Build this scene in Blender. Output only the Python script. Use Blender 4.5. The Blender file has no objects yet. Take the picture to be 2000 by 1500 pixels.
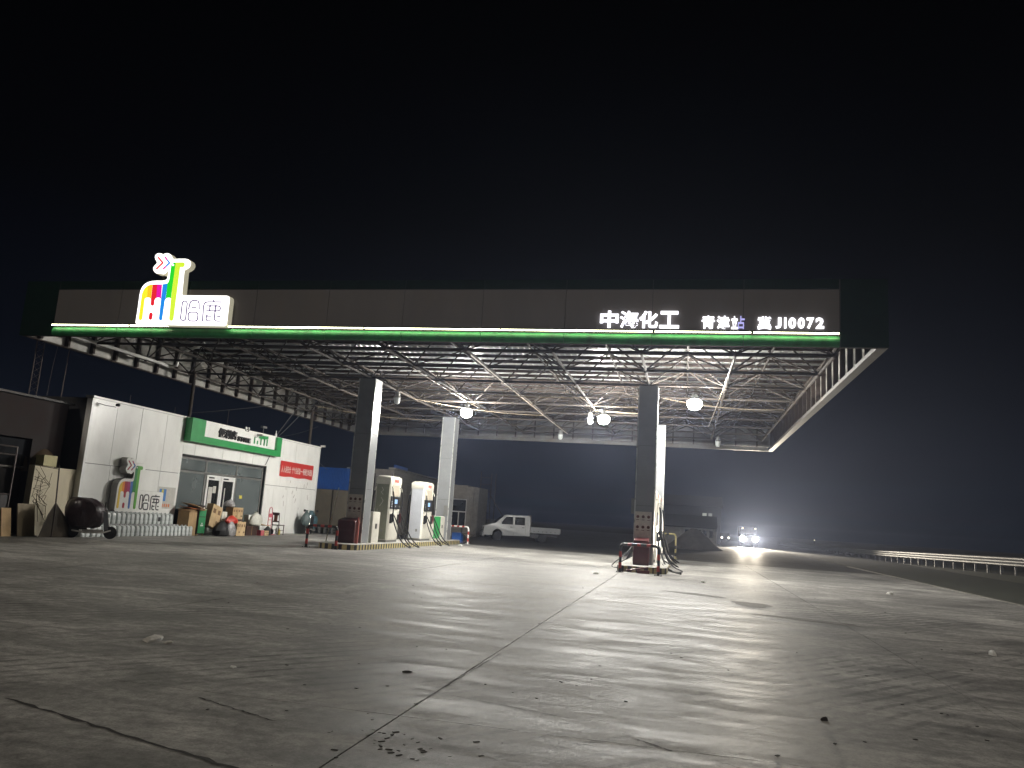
import bpy, bmesh, math, random
from mathutils import Vector, Matrix, Euler
from mathutils.geometry import tessellate_polygon
R = math.radians
random.seed(7)
sc = bpy.context.scene
C = sc.collection

# ------------------------------------------------------------------ camera, world, exposure
cam_d = bpy.data.cameras.new('camera'); cam = bpy.data.objects.new('camera', cam_d); C.objects.link(cam)
pitch, roll, yaw = R(9.6853), R(3.7265), R(12.8523)
fwd0 = Vector((-math.sin(yaw), math.cos(yaw), 0)); rt0 = Vector((math.cos(yaw), math.sin(yaw), 0)); up0 = Vector((0, 0, 1))
fw = fwd0*math.cos(pitch) + up0*math.sin(pitch); upv = -fwd0*math.sin(pitch) + up0*math.cos(pitch)
rr = rt0*math.cos(roll) + upv*math.sin(roll); uu = -rt0*math.sin(roll) + upv*math.cos(roll)
m = Matrix((rr, uu, -fw)).transposed().to_4x4(); m.translation = Vector((0, 0, 1.5)); cam.matrix_world = m
cam_d.sensor_fit = 'HORIZONTAL'; cam_d.sensor_width = 36; cam_d.lens = 36*1536.796/2000
cam_d.clip_start = .1; cam_d.clip_end = 3000
sc.camera = cam

w = bpy.data.worlds.new('World'); sc.world = w; w.use_nodes = True
nt = w.node_tree; nt.nodes.clear()
wo = nt.nodes.new('ShaderNodeOutputWorld'); bg = nt.nodes.new('ShaderNodeBackground')
tc = nt.nodes.new('ShaderNodeTexCoord'); sx = nt.nodes.new('ShaderNodeSeparateXYZ'); cr = nt.nodes.new('ShaderNodeValToRGB')
nt.links.new(tc.outputs['Generated'], sx.inputs[0]); nt.links.new(sx.outputs['Z'], cr.inputs[0])
nt.links.new(cr.outputs[0], bg.inputs[0]); nt.links.new(bg.outputs[0], wo.inputs[0])
el = cr.color_ramp.elements
el[0].position = 0.0; el[0].color = (.0062, .0088, .0150, 1)
el[1].position = .6; el[1].color = (.0001, .0001, .0002, 1)
e = el.new(.16); e.color = (.0018, .0026, .0052, 1)
e = el.new(.34); e.color = (.0005, .0006, .0011, 1)
bg.inputs[1].default_value = 1.0
sc.view_settings.view_transform = 'Standard'; sc.view_settings.look = 'None'
sc.view_settings.exposure = 0.0; sc.view_settings.gamma = 1.0; sc.view_settings.use_curve_mapping = False
cy = sc.cycles
cy.max_bounces = 6; cy.diffuse_bounces = 3; cy.glossy_bounces = 3; cy.transmission_bounces = 4; cy.volume_bounces = 0
cy.transparent_max_bounces = 12; cy.sample_clamp_indirect = 4; cy.caustics_reflective = False; cy.caustics_refractive = False
# added sun lamp from high behind the camera, brightens canopy front and foreground
sl = bpy.data.lights.new('fill_sun', 'SUN'); sl.energy = .70; sl.angle = R(10); sl.color = (1.0, .90, .78)
so = bpy.data.objects.new('fill_sun', sl); C.objects.link(so); so.rotation_euler = Vector((.25, .70, -.68)).to_track_quat('-Z', 'Y').to_euler()
LAMP_W = 11500.0
HAZE = 0.0007

# ------------------------------------------------------------------ helpers
class MB:
    def __init__(s): s.v = []; s.f = []; s.m = []; s.k = 0
    def add(s, vs, fs):
        n = len(s.v); s.v += [tuple(p) for p in vs]; s.f += [tuple(n+i for i in f) for f in fs]; s.m += [s.k]*len(fs); return s
    def box(s, x0, x1, y0, y1, z0, z1, M=None):
        if x0 > x1: x0, x1 = x1, x0
        if y0 > y1: y0, y1 = y1, y0
        vs = [Vector((x, y, z)) for z in (z0, z1) for y in (y0, y1) for x in (x0, x1)]
        if M: vs = [M @ p for p in vs]
        return s.add(vs, [(0, 2, 3, 1), (4, 5, 7, 6), (0, 1, 5, 4), (2, 6, 7, 3), (0, 4, 6, 2), (1, 3, 7, 5)])
    def cbox(s, x0, x1, y0, y1, z0, z1, c=.02, M=None):            # box with chamfered vertical corners and top
        def ring(z, i):
            return [(x0+i+c, y0+i, z), (x1-i-c, y0+i, z), (x1-i, y0+i+c, z), (x1-i, y1-i-c, z), (x1-i-c, y1-i, z), (x0+i+c, y1-i, z), (x0+i, y1-i-c, z), (x0+i, y0+i+c, z)]
        return s.loft([[Vector(p) for p in ring(z, i)] for z, i in ((z0, 0), (z1-c, 0), (z1, c))], M)
    def loft(s, rings, M=None, cap=True):
        n = len(rings[0]); vs = [Vector(p) for r in rings for p in r]
        if M: vs = [M @ p for p in vs]
        fs = []
        for k in range(len(rings)-1):
            for i in range(n):
                j = (i+1) % n; fs.append((k*n+i, k*n+j, (k+1)*n+j, (k+1)*n+i))
        if cap: fs.append(tuple(reversed(range(n)))); fs.append(tuple((len(rings)-1)*n+i for i in range(n)))
        return s.add(vs, fs)
    def tube(s, pts, r, seg=8, taper=None):
        pts = [Vector(p) for p in pts]; rings = []; pu = None
        for i, p in enumerate(pts):
            d = (pts[min(i+1, len(pts)-1)] - pts[max(i-1, 0)]).normalized()
            if pu is None: pu = Vector((0, 0, 1)) if abs(d.z) < .9 else Vector((1, 0, 0))
            a = d.cross(pu).normalized(); pu = a.cross(d).normalized()
            rad = r if taper is None else r*(1+(taper-1)*i/(len(pts)-1))
            rings.append([p + (a*math.cos(2*math.pi*k/seg) + pu*math.sin(2*math.pi*k/seg))*rad for k in range(seg)])
        return s.loft(rings)
    def lathe(s, prof, seg=16, M=None):
        rings = [[Vector((r*math.cos(2*math.pi*k/seg), r*math.sin(2*math.pi*k/seg), z)) for k in range(seg)] for r, z in prof]
        return s.loft(rings, M)
    def prism(s, poly, fr, n0, n1):
        """poly of (u,v); fr maps (u,v,n) to a point; n1 is the face towards the viewer"""
        k = len(poly); vs = [fr(u, v, n0) for u, v in poly] + [fr(u, v, n1) for u, v in poly]
        tr = tessellate_polygon([[Vector((u, v, 0)) for u, v in poly]])
        fs = [tuple(k+i for i in t) for t in tr] + [tuple(reversed(t)) for t in tr]
        fs += [(i, (i+1) % k, k+(i+1) % k, k+i) for i in range(k)]
        return s.add(vs, fs)
    def mesh(s, name, mats, off=None, smooth=False, M=None):
        me = bpy.data.meshes.new(name)
        vs = s.v
        if M: vs = [tuple(M @ Vector(p)) for p in vs]
        if off is not None: vs = [(p[0]-off[0], p[1]-off[1], p[2]-off[2]) for p in vs]
        me.from_pydata(vs, [], s.f)
        for mm in (mats if isinstance(mats, (list, tuple)) else [mats]): me.materials.append(mm)
        me.polygons.foreach_set('material_index', s.m)
        bm = bmesh.new(); bm.from_mesh(me); bmesh.ops.recalc_face_normals(bm, faces=bm.faces); bm.to_mesh(me); bm.free()
        if smooth:
            me.polygons.foreach_set('use_smooth', [True]*len(me.polygons))
            me.set_sharp_from_angle(angle=R(38))
        me.update(); return me

def link(name, data, parent=None, loc=None, M=None):
    o = bpy.data.objects.new(name, data); C.objects.link(o)
    if parent is not None: o.parent = parent
    if M is not None: o.matrix_basis = M
    elif loc is not None: o.location = loc
    return o
def root_of(o):
    p = Vector((0, 0, 0))
    while o is not None: p += Vector(o.location); o = o.parent
    return p
def part(name, mb, mats, parent, smooth=False, label=None, world=True, kind=None):
    """world=True: the builder holds world coordinates of a thing whose root is not rotated"""
    off = root_of(parent) if world else None
    o = link(name, mb.mesh(name, mats, off, smooth), parent)
    if label: o['label'] = label
    if kind: o['kind'] = kind
    return o
def thing(name, label, cat, loc=(0, 0, 0), rz=0, group=None):
    o = bpy.data.objects.new(name, None); C.objects.link(o); o.location = loc; o.rotation_euler = (0, 0, rz)
    o.empty_display_size = .3
    o['label'] = label; o['category'] = cat
    if group: o['group'] = group
    return o
def single(name, mb, mats, label, cat, group=None, smooth=False, loc=(0, 0, 0), rz=0, off=None):
    o = link(name, mb.mesh(name, mats, off, smooth), None, loc); o.rotation_euler = (0, 0, rz)
    if off is not None: o.location = off
    o['label'] = label; o['category'] = cat
    if group: o['group'] = group
    return o
def copy_tree(o, parent=None):
    c = o.copy(); C.objects.link(c); c.parent = parent
    for ch in list(o.children): copy_tree(ch, c)
    return c
def structure(name, mb, mats, smooth=False):
    o = link(name, mb.mesh(name, mats, None, smooth)); o['kind'] = 'structure'; return o

def pmat(name, col, rough=.6, metal=0, var=.15, vs=3., bump=0, bs=40., spec=.5, emit=None, es=0, dirt=0., dcol=None, ds=1.2, coat=0, stretch=None):
    m = bpy.data.materials.new(name); m.use_nodes = True; n = m.node_tree; b = n.nodes['Principled BSDF']
    b.inputs['Roughness'].default_value = rough; b.inputs['Metallic'].default_value = metal
    b.inputs['Specular IOR Level'].default_value = spec; b.inputs['Coat Weight'].default_value = coat
    tc = n.nodes.new('ShaderNodeTexCoord'); mp = n.nodes.new('ShaderNodeMapping'); n.links.new(tc.outputs['Object'], mp.inputs[0])
    if stretch: mp.inputs['Scale'].default_value = stretch
    nz = n.nodes.new('ShaderNodeTexNoise'); nz.inputs['Scale'].default_value = vs; nz.inputs['Detail'].default_value = 6; nz.inputs['Roughness'].default_value = .62
    n.links.new(mp.outputs[0], nz.inputs['Vector'])
    rp = n.nodes.new('ShaderNodeValToRGB'); n.links.new(nz.outputs['Fac'], rp.inputs[0])
    rp.color_ramp.elements[0].position = .3; rp.color_ramp.elements[1].position = .7
    rp.color_ramp.elements[0].color = (*[max(0, c*(1-var)) for c in col], 1); rp.color_ramp.elements[1].color = (*[min(1, c*(1+var)) for c in col], 1)
    out = rp.outputs[0]
    if dirt:
        n2 = n.nodes.new('ShaderNodeTexNoise'); n2.inputs['Scale'].default_value = ds; n2.inputs['Detail'].default_value = 8; n2.inputs['Roughness'].default_value = .7
        n.links.new(mp.outputs[0], n2.inputs['Vector'])
        mr = n.nodes.new('ShaderNodeMapRange'); mr.inputs[1].default_value = .48; mr.inputs[2].default_value = .75; mr.inputs[3].default_value = 0; mr.inputs[4].default_value = dirt
        n.links.new(n2.outputs['Fac'], mr.inputs[0])
        mx = n.nodes.new('ShaderNodeMixRGB'); mx.inputs[2].default_value = (*(dcol or (.12, .10, .07)), 1)
        n.links.new(mr.outputs[0], mx.inputs[0]); n.links.new(out, mx.inputs[1]); out = mx.outputs[0]
    n.links.new(out, b.inputs['Base Color'])
    rm = n.nodes.new('ShaderNodeMapRange'); rm.inputs[3].default_value = max(.03, rough*.8); rm.inputs[4].default_value = min(1, rough*1.2)
    n.links.new(nz.outputs['Fac'], rm.inputs[0]); n.links.new(rm.outputs[0], b.inputs['Roughness'])
    if bump:
        n3 = n.nodes.new('ShaderNodeTexNoise'); n3.inputs['Scale'].default_value = bs; n3.inputs['Detail'].default_value = 4
        n.links.new(mp.outputs[0], n3.inputs['Vector'])
        bp = n.nodes.new('ShaderNodeBump'); bp.inputs['Strength'].default_value = bump; bp.inputs['Distance'].default_value = .02
        n.links.new(n3.outputs['Fac'], bp.inputs['Height']); n.links.new(bp.outputs[0], b.inputs['Normal'])
    if emit:
        b.inputs['Emission Color'].default_value = (*emit, 1); b.inputs['Emission Strength'].default_value = es
    return m
def emat(name, col, s):
    m = bpy.data.materials.new(name); m.use_nodes = True; n = m.node_tree; n.nodes.clear()
    o = n.nodes.new('ShaderNodeOutputMaterial'); e = n.nodes.new('ShaderNodeEmission'); e.inputs[0].default_value = (*col, 1); e.inputs[1].default_value = s
    n.links.new(e.outputs[0], o.inputs[0]); return m
def glassmat(name, dust=.35, dcol=(.30, .33, .33), tint=(.8, .85, .85)):
    m = bpy.data.materials.new(name); m.use_nodes = True; n = m.node_tree; n.nodes.clear()
    o = n.nodes.new('ShaderNodeOutputMaterial'); t = n.nodes.new('ShaderNodeBsdfTransparent'); t.inputs[0].default_value = (*tint, 1)
    g = n.nodes.new('ShaderNodeBsdfGlossy'); g.inputs['Roughness'].default_value = .08
    d = n.nodes.new('ShaderNodeBsdfDiffuse')
    fz = n.nodes.new('ShaderNodeFresnel'); fz.inputs[0].default_value = 1.5
    m1 = n.nodes.new('ShaderNodeMixShader'); n.links.new(fz.outputs[0], m1.inputs[0]); n.links.new(t.outputs[0], m1.inputs[1]); n.links.new(g.outputs[0], m1.inputs[2])
    tc = n.nodes.new('ShaderNodeTexCoord'); nz = n.nodes.new('ShaderNodeTexNoise'); nz.inputs['Scale'].default_value = 1.3; nz.inputs['Detail'].default_value = 7
    n.links.new(tc.outputs['Object'], nz.inputs['Vector'])
    mr = n.nodes.new('ShaderNodeMapRange'); mr.inputs[1].default_value = .3; mr.inputs[2].default_value = .7; mr.inputs[3].default_value = dust*.6; mr.inputs[4].default_value = min(1, dust*1.35)
    n.links.new(nz.outputs['Fac'], mr.inputs[0]); d.inputs[0].default_value = (*dcol, 1)
    m2 = n.nodes.new('ShaderNodeMixShader'); n.links.new(mr.outputs[0], m2.inputs[0]); n.links.new(m1.outputs[0], m2.inputs[1]); n.links.new(d.outputs[0], m2.inputs[2])
    n.links.new(m2.outputs[0], o.inputs[0]); return m

def concrete(name, base=.26, tracks=True):
    m = bpy.data.materials.new(name); m.use_nodes = True; n = m.node_tree; b = n.nodes['Principled BSDF']; L = n.links.new
    tc = n.nodes.new('ShaderNodeTexCoord')
    def noise(scale, det=6, rough=.6, stretch=(1, 1, 1), rot=0, dist=0):
        mp = n.nodes.new('ShaderNodeMapping'); mp.inputs['Scale'].default_value = stretch; mp.inputs['Rotation'].default_value = (0, 0, rot)
        L(tc.outputs['Object'], mp.inputs[0]); z = n.nodes.new('ShaderNodeTexNoise'); z.inputs['Scale'].default_value = scale
        z.inputs['Detail'].default_value = det; z.inputs['Roughness'].default_value = rough; z.inputs['Distortion'].default_value = dist; L(mp.outputs[0], z.inputs['Vector']); return z
    def rng(src, a, b_, c, d):
        r = n.nodes.new('ShaderNodeMapRange'); r.interpolation_type = 'SMOOTHSTEP'
        for i, x in zip((1, 2, 3, 4), (a, b_, c, d)): r.inputs[i].default_value = x
        L(src, r.inputs[0]); return r.outputs[0]
    def mul(a, b_):
        q = n.nodes.new('ShaderNodeMath'); q.operation = 'MULTIPLY'; L(a, q.inputs[0])
        if isinstance(b_, float): q.inputs[1].default_value = b_
        else: L(b_, q.inputs[1])
        return q.outputs[0]
    big = noise(.22, 5, .55, (1, 1.0, 1), .3, .6)
    mid = noise(1.1, 7, .65, (.7, 1.4, 1), .25, .8)
    fine = noise(9, 8, .78)
    speck = noise(60, 2, .6)
    streak = noise(1.0, 6, .6, (.35, 5.5, 1), R(14), .5)
    streak2 = noise(.9, 6, .6, (5.5, .35, 1), R(-28), .6)
    v = rng(big.outputs['Fac'], .3, .7, .66, 1.26)
    v = mul(v, rng(mid.outputs['Fac'], .34, .68, .58, 1.36))
    v = mul(v, rng(streak.outputs['Fac'], .36, .66, .84, 1.12))
    v = mul(v, rng(fine.outputs['Fac'], .3, .7, .62, 1.32))
    v = mul(v, rng(speck.outputs['Fac'], .25, .75, .8, 1.16))
    if tracks:
        wv = n.nodes.new('ShaderNodeTexWave'); mp = n.nodes.new('ShaderNodeMapping'); mp.inputs['Rotation'].default_value = (0, 0, R(38)); L(tc.outputs['Object'], mp.inputs[0]); L(mp.outputs[0], wv.inputs['Vector'])
        wv.inputs['Scale'].default_value = 1.35; wv.inputs['Distortion'].default_value = 2.5; wv.inputs['Detail'].default_value = 3; wv.inputs['Detail Scale'].default_value = .35
        msk = rng(noise(.30, 4, .5, (1, 1, 1), 1.1).outputs['Fac'], .46, .60, 0, 1)
        tr = rng(wv.outputs['Fac'], .60, .95, 0, .55)
        tr = mul(mul(tr, msk), rng(streak2.outputs['Fac'], .35, .6, .2, 1))
        inv = n.nodes.new('ShaderNodeMath'); inv.operation = 'SUBTRACT'; inv.inputs[0].default_value = 1; L(tr, inv.inputs[1]); v = mul(v, inv.outputs[0])
    oil = rng(noise(.55, 6, .6, (1, 1, 1), 2.0, 1.2).outputs['Fac'], .60, .74, 1.0, .52)
    v = mul(v, oil)
    v = mul(v, float(base))
    cc = n.nodes.new('ShaderNodeCombineColor'); L(mul(v, 1.03), cc.inputs[0]); L(v, cc.inputs[1]); L(mul(v, .93), cc.inputs[2])
    L(cc.outputs[0], b.inputs['Base Color'])
    r1 = rng(streak.outputs['Fac'], .3, .7, .58, .70); r2 = rng(mid.outputs['Fac'], .3, .7, .80, 1.15)
    L(mul(r1, r2), b.inputs['Roughness']); b.inputs['Specular IOR Level'].default_value = .5
    bp = n.nodes.new('ShaderNodeBump'); bp.inputs['Strength'].default_value = .5; bp.inputs['Distance'].default_value = .008; L(fine.outputs['Fac'], bp.inputs['Height'])
    bp2 = n.nodes.new('ShaderNodeBump'); bp2.inputs['Strength'].default_value = .05; bp2.inputs['Distance'].default_value = .04; L(streak.outputs['Fac'], bp2.inputs['Height']); L(bp.outputs[0], bp2.inputs['Normal'])
    L(bp2.outputs[0], b.inputs['Normal'])
    return m

def text_mesh(s, size, fr, n0, depth, mats, bold=0., name='letter', xs=1., align='LEFT', u0=0, v0=0, width=None, height=None):
    cu = bpy.data.curves.new('t', 'FONT'); cu.body = s; cu.size = size; cu.extrude = depth/2; cu.offset = bold; cu.align_x = align; cu.resolution_u = 3
    ob = bpy.data.objects.new('t', cu); C.objects.link(ob); dg = bpy.context.evaluated_depsgraph_get(); dg.update()
    me = bpy.data.meshes.new_from_object(ob.evaluated_get(dg)); bpy.data.objects.remove(ob); bpy.data.curves.remove(cu)
    if len(me.vertices):
        xsx = [v.co.x for v in me.vertices]; ys = [v.co.y for v in me.vertices]; a, b_ = min(xsx), max(xsx); c, d = min(ys), max(ys)
        if width: xs = width/(b_-a)
        ysc = height/(d-c) if height else 1
        for v in me.vertices:
            v.co = fr(u0+(v.co.x-(a if width else 0))*xs, v0+(v.co.y-(c if width else 0))*ysc, n0+depth/2+v.co.z)
    me.materials.clear(); me.materials.append(mats); me.name = name; me.flip_normals() if False else None
    return me
def put_text(name, me, parent, label=None):
    off = root_of(parent); me.transform(Matrix.Translation(-off)); o = link(name, me, parent)
    if label: o['label'] = label
    return o

# ------------------------------------------------------------------ materials
M = {}
M['concrete'] = concrete('stained concrete', .27)
M['surface'] = concrete('dark yard asphalt', .05, False)
M['joint'] = pmat('joint filler', (.02, .018, .015), .95)
M['tar'] = pmat('tar crack', (.018, .014, .012), .85, var=.4)
M['dirt'] = pmat('dark earth', (.035, .032, .025), .95, var=.5, vs=.8, bump=.6, bs=8)
M['grass'] = pmat('dry verge', (.016, .019, .010), .95, var=.6, vs=1.5, bump=1, bs=14)
M['fgreen'] = pmat('fascia green', (.028, .25, .075), .5, var=.35, vs=2.2, bump=.3, bs=3, dirt=.75, ds=2.6, dcol=(.02, .05, .03))
M['dgreen'] = pmat('fascia dark green', (.004, .015, .010), .8, spec=.04, var=.2)
M['fwhite'] = pmat('fascia panel', (.130, .121, .116), .5, bump=.25, bs=1.2, spec=.35, var=.10, vs=.8, dirt=.35, dcol=(.16, .13, .10), stretch=(1, 1, .35))
M['edge'] = pmat('edge trim', (.12, .118, .11), .5, .1, var=.25, vs=2, dirt=.6, dcol=(.10, .06, .03))
M['inner'] = pmat('galvanised sheet', (.30, .295, .27), .45, .2, var=.2, vs=2, dirt=.6, dcol=(.15, .11, .07))
M['roof'] = pmat('roof sheet', (.36, .37, .36), .34, .4, var=.16, vs=1.2, dirt=.55, dcol=(.16, .14, .12), stretch=(1, .35, 1))
M['truss'] = pmat('truss paint', (.050, .044, .038), .8, 0, spec=.15, var=.3, vs=5, dirt=.5, dcol=(.10, .055, .03))
M['purlin'] = pmat('purlin rust paint', (.045, .035, .03), .8, 0, spec=.15, var=.3)
M['alu'] = pmat('column cladding', (.24, .25, .255), .36, .25, var=.10, vs=1.5, dirt=.35, dcol=(.2, .2, .19), bump=.10, bs=5)
M['alutrim'] = pmat('column trim', (.60, .61, .58), .28, .4, var=.1)
M['panel'] = pmat('white aluminium panel', (.78, .78, .75), .32, 0, var=.06, vs=1.2, dirt=.22, dcol=(.40, .38, .33), ds=1.8, bump=.12, bs=1.6, stretch=(1, 1, .5))
M['gap'] = pmat('panel gap', (.03, .03, .03), .9)
M['sgreen'] = pmat('shop sign green', (.03, .26, .075), .42, var=.12)
M['black'] = pmat('black plastic', (.012, .012, .013), .4, var=.2)
M['rubber'] = pmat('black rubber', (.014, .014, .014), .55)
M['white'] = pmat('white paint', (.68, .68, .65), .4, var=.06)
M['wframe'] = pmat('white door frame', (.72, .72, .70), .35, var=.05)
M['gframe'] = pmat('grey aluminium frame', (.22, .22, .21), .4, .4, var=.15)
M['glass'] = glassmat('dusty shop glass', .42, (.20, .225, .225))
M['dglass'] = glassmat('door glass', .10, (.1, .1, .1))
M['clearglass'] = glassmat('lamp glass', .25, (.8, .8, .8))
M['room'] = pmat('dark shop interior', (.05, .05, .05), .8)
M['red'] = pmat('banner red', (.50, .035, .03), .5, var=.12, vs=2)
M['bwhite'] = pmat('banner lettering', (.75, .60, .56), .6)
M['cream'] = pmat('dispenser cream', (.56, .545, .48), .32, var=.05, dirt=.15, dcol=(.35, .32, .25))
M['olive'] = pmat('scratched film', (.215, .225, .175), .30, var=.12, vs=3)
M['bluewhite'] = pmat('film white', (.48, .50, .54), .3, var=.05)
M['beige'] = pmat('beige recess', (.36, .32, .25), .5)
M['screen'] = emat('dispenser screen', (.45, .68, 1.0), 1.3)
M['redtext'] = pmat('red lettering', (.65, .10, .07), .5)
M['firered'] = pmat('fire cabinet red', (.085, .016, .016), .42, var=.2, dirt=.3)
M['hoopred'] = pmat('barrier red', (.30, .03, .02), .4, var=.2)
M['hoopblack'] = pmat('barrier black', (.015, .015, .015), .35, var=.3)
M['yellow'] = pmat('kerb yellow', (.42, .36, .16), .6, var=.25, vs=6)
M['kblack'] = pmat('kerb black', (.03, .03, .028), .6, var=.4, vs=6)
M['ktop'] = pmat('kerb top', (.36, .35, .32), .7, var=.15, bump=.2)
M['notice'] = pmat('notice board', (.62, .56, .49), .55, var=.2, vs=5, dirt=.4)
M['steel'] = pmat('galvanised steel', (.11, .113, .115), .6, .3, var=.15)
M['card'] = pmat('cardboard', (.42, .28, .14), .8, var=.14, vs=4)
M['card2'] = pmat('cardboard light', (.50, .36, .20), .8, var=.12, vs=5)
M['cprint'] = pmat('cardboard print', (.16, .09, .04), .8)
M['orange'] = pmat('orange print', (.55, .16, .04), .7)
M['redbag'] = pmat('red bag', (.60, .045, .025), .4, var=.25, vs=6)
M['plastic'] = pmat('clear bag', (.36, .35, .35), .25, var=.4, vs=9, bump=.6, bs=14)
M['wbag'] = pmat('white sack', (.60, .60, .53), .5, var=.15, vs=6, bump=.5, bs=12)
M['jug'] = pmat('cloudy jug plastic', (.56, .59, .58), .28, var=.10, vs=8)
M['jugcap'] = pmat('jug cap', (.65, .68, .68), .4)
M['binbg'] = pmat('green cabinet', (.03, .24, .09), .45, var=.12)
M['brown'] = pmat('dark brown wood', (.05, .025, .018), .5, var=.3, vs=6)
M['maroon'] = pmat('maroon seat wood', (.10, .03, .022), .4, var=.3)
M['pink'] = pmat('pink hand truck', (.50, .09, .12), .45)
M['cloth'] = pmat('dark rain cover', (.025, .015, .017), .34, var=.5, vs=3, bump=1., bs=5)
M['teal'] = pmat('blue green cover', (.05, .105, .125), .5, var=.4, vs=4, bump=.6, bs=8)
M['greybag'] = pmat('grey green cover', (.06, .085, .085), .5, var=.4, vs=4, bump=.6, bs=8)
M['chrome'] = pmat('bright metal', (.72, .70, .66), .25, .6)
M['ycement'] = pmat('stained cement wall', (.60, .54, .40), .8, var=.25, vs=1.2, dirt=.5, dcol=(.16, .12, .08), stretch=(1, 1, .3))
M['ply'] = pmat('plywood board', (.20, .155, .09), .7, var=.2, vs=3, stretch=(1, 1, .3))
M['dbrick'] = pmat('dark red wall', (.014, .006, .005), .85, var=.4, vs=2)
M['dsteel'] = pmat('dark door steel', (.018, .014, .013), .6, var=.4)
M['drail'] = pmat('dull steel rail', (.07, .055, .05), .5, .3)
M['blue'] = pmat('blue corrugated sheet', (.015, .07, .26), .45, var=.15, vs=2)
M['bboard'] = pmat('shed board', (.11, .095, .07), .7, var=.2, vs=2)
M['gbrick'] = pmat('grey brick', (.17, .165, .15), .8, var=.3, vs=7, dirt=.3)
M['gbrick2'] = pmat('grey block wall', (.17, .16, .145), .85, var=.25, vs=3)
M['tarp'] = pmat('brown sheet', (.05, .038, .024), .8, var=.4, vs=3)
M['truckp'] = pmat('silver truck paint', (.20, .205, .205), .32, .2, var=.06)
M['tglass'] = pmat('dark car glass', (.012, .013, .015), .08, var=.1)
M['tyre'] = pmat('tyre', (.018, .018, .018), .8)
M['poster'] = pmat('faded poster', (.48, .47, .43), .6, var=.12, vs=6)
M['pblue'] = pmat('poster blue', (.04, .17, .45), .5)
M['pyel'] = pmat('poster yellow', (.60, .50, .08), .5)
M['skin'] = pmat('sign side', (.36, .35, .33), .45)
M['tan'] = pmat('pole tan', (.45, .42, .32), .6)
M['bamber'] = pmat('conduit', (.16, .13, .09), .5, var=.2)
M['foil'] = pmat('damp stain', (.14, .135, .125), .78, var=.35, bump=.8, bs=45, spec=.3)
M['litter'] = pmat('pale litter', (.55, .53, .48), .6, var=.3, vs=20)
M['stone'] = pmat('dark grit', (.03, .025, .022), .9)
M['distwall'] = pmat('far pale wall', (.16, .16, .155), .8, var=.2)
M['distdark'] = pmat('far dark wall', (.02, .021, .023), .85, var=.3)
M['mound'] = pmat('soil heap', (.045, .04, .032), .95, var=.4, vs=2, bump=1, bs=6)
# lit things
M['led'] = emat('led strip', (1.0, .97, .62), 17.0)
M['face'] = emat('lit acrylic white', (1.0, .98, .95), 2.2)
M['letter'] = emat('lit letter white', (.95, .94, 1.0), 2.6)
M['letterdim'] = emat('failing letter tube', (.50, .48, .95), 1.0)
M['signside'] = pmat('lit sign return', (.62, .58, .44), .45, emit=(.9, .84, .62), es=.40)
M['lsoft'] = pmat('letter return', (.5, .5, .55), .4, emit=(.8, .8, 1), es=.8)
for k, c, s in (('ly', (1.0, .93, .03), 1.0), ('lo', (1.0, .62, .02), 1.0), ('lr', (.85, .02, .035), 1.0), ('lm', (.86, .01, .40), 1.0), ('lb', (.015, .28, .86), 1.0),
                ('lg', (.02, .72, .03), 1.0), ('ll', (.72, .95, .05), 1.0), ('lp', (.16, .09, .32), .7)):
    M[k] = emat('lit film '+k, c, s)
for k, c in (('py', (.72, .50, .05)), ('po', (.75, .22, .02)), ('pr', (.33, .02, .035)), ('pm', (.38, .03, .13)), ('pb', (.05, .14, .42)), ('pg', (.02, .20, .06)), ('pl', (.10, .34, .04))):
    M[k] = pmat('print film '+k, c, .4, var=.06)
M['bulb'] = emat('lamp globe', (1.0, .96, .86), 60.0)
M['head'] = emat('headlight', (1.0, .90, .62), 90.0)
M['marker'] = emat('marker lamp', (1.0, .85, .6), 6.0)
M['farlit'] = emat('lit far window', (.55, .56, .50), .35)

# ------------------------------------------------------------------ ground
g = MB(); g.add([(-400, -50, -.06), (400, -50, -.06), (400, 800, -.06), (-400, 800, -.06)], [(0, 1, 2, 3)])
structure('ground', g, M['dirt'])
JX = [-2.04+4.9*k for k in range(-7, 3)] + [9.3]
JX = sorted([x for x in JX if x < 9.0]) + [9.3]
JY = [-14.1, -6.1, 5.9, 17.9, 29.9, 40.9]
ap = bpy.data.objects.new('forecourt', None); C.objects.link(ap); ap['kind'] = 'structure'
bed = MB(); bed.box(JX[0], JX[-1], JY[0], JY[-1], -.05, -.022); b_ = part('joint_bed', bed, M['joint'], ap)
for i in range(len(JX)-1):
    for j in range(len(JY)-1):
        s = MB(); gx, gy = .006, .004
        # the joint edges are a little ragged, as on the real pour
        x0, x1, y0, y1 = JX[i]+gx, JX[i+1]-gx, JY[j]+gy, JY[j+1]-gy
        s.box(x0, x1, y0, y1, -.02, 0)
        part('slab', s, M['concrete'], ap)
def flat_patch(pts, z): s = MB(); s.add([(x, y, z) for x, y in pts], [tuple(range(len(pts)))]); return s
yd = MB(); yd.box(-60, 9.3, 40.95, 160, -.05, -.015); structure('yard', yd, M['surface'])  # everything behind the slabs gets one darker ground tone
rd = MB(); rd.box(9.35, 16.2, -40, 400, -.055, -.03); structure('verge', rd, M['grass'])
kl = MB()
for k in range(24): kl.box(9.32, 9.46, -12+k*2.6, -12+k*2.6+2.57, -.03, .015)
k_ = part('kerb_edge', kl, pmat('worn edge', (.13, .125, .105), .8, var=.3), ap); k_['kind'] = 'stuff'
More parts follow.
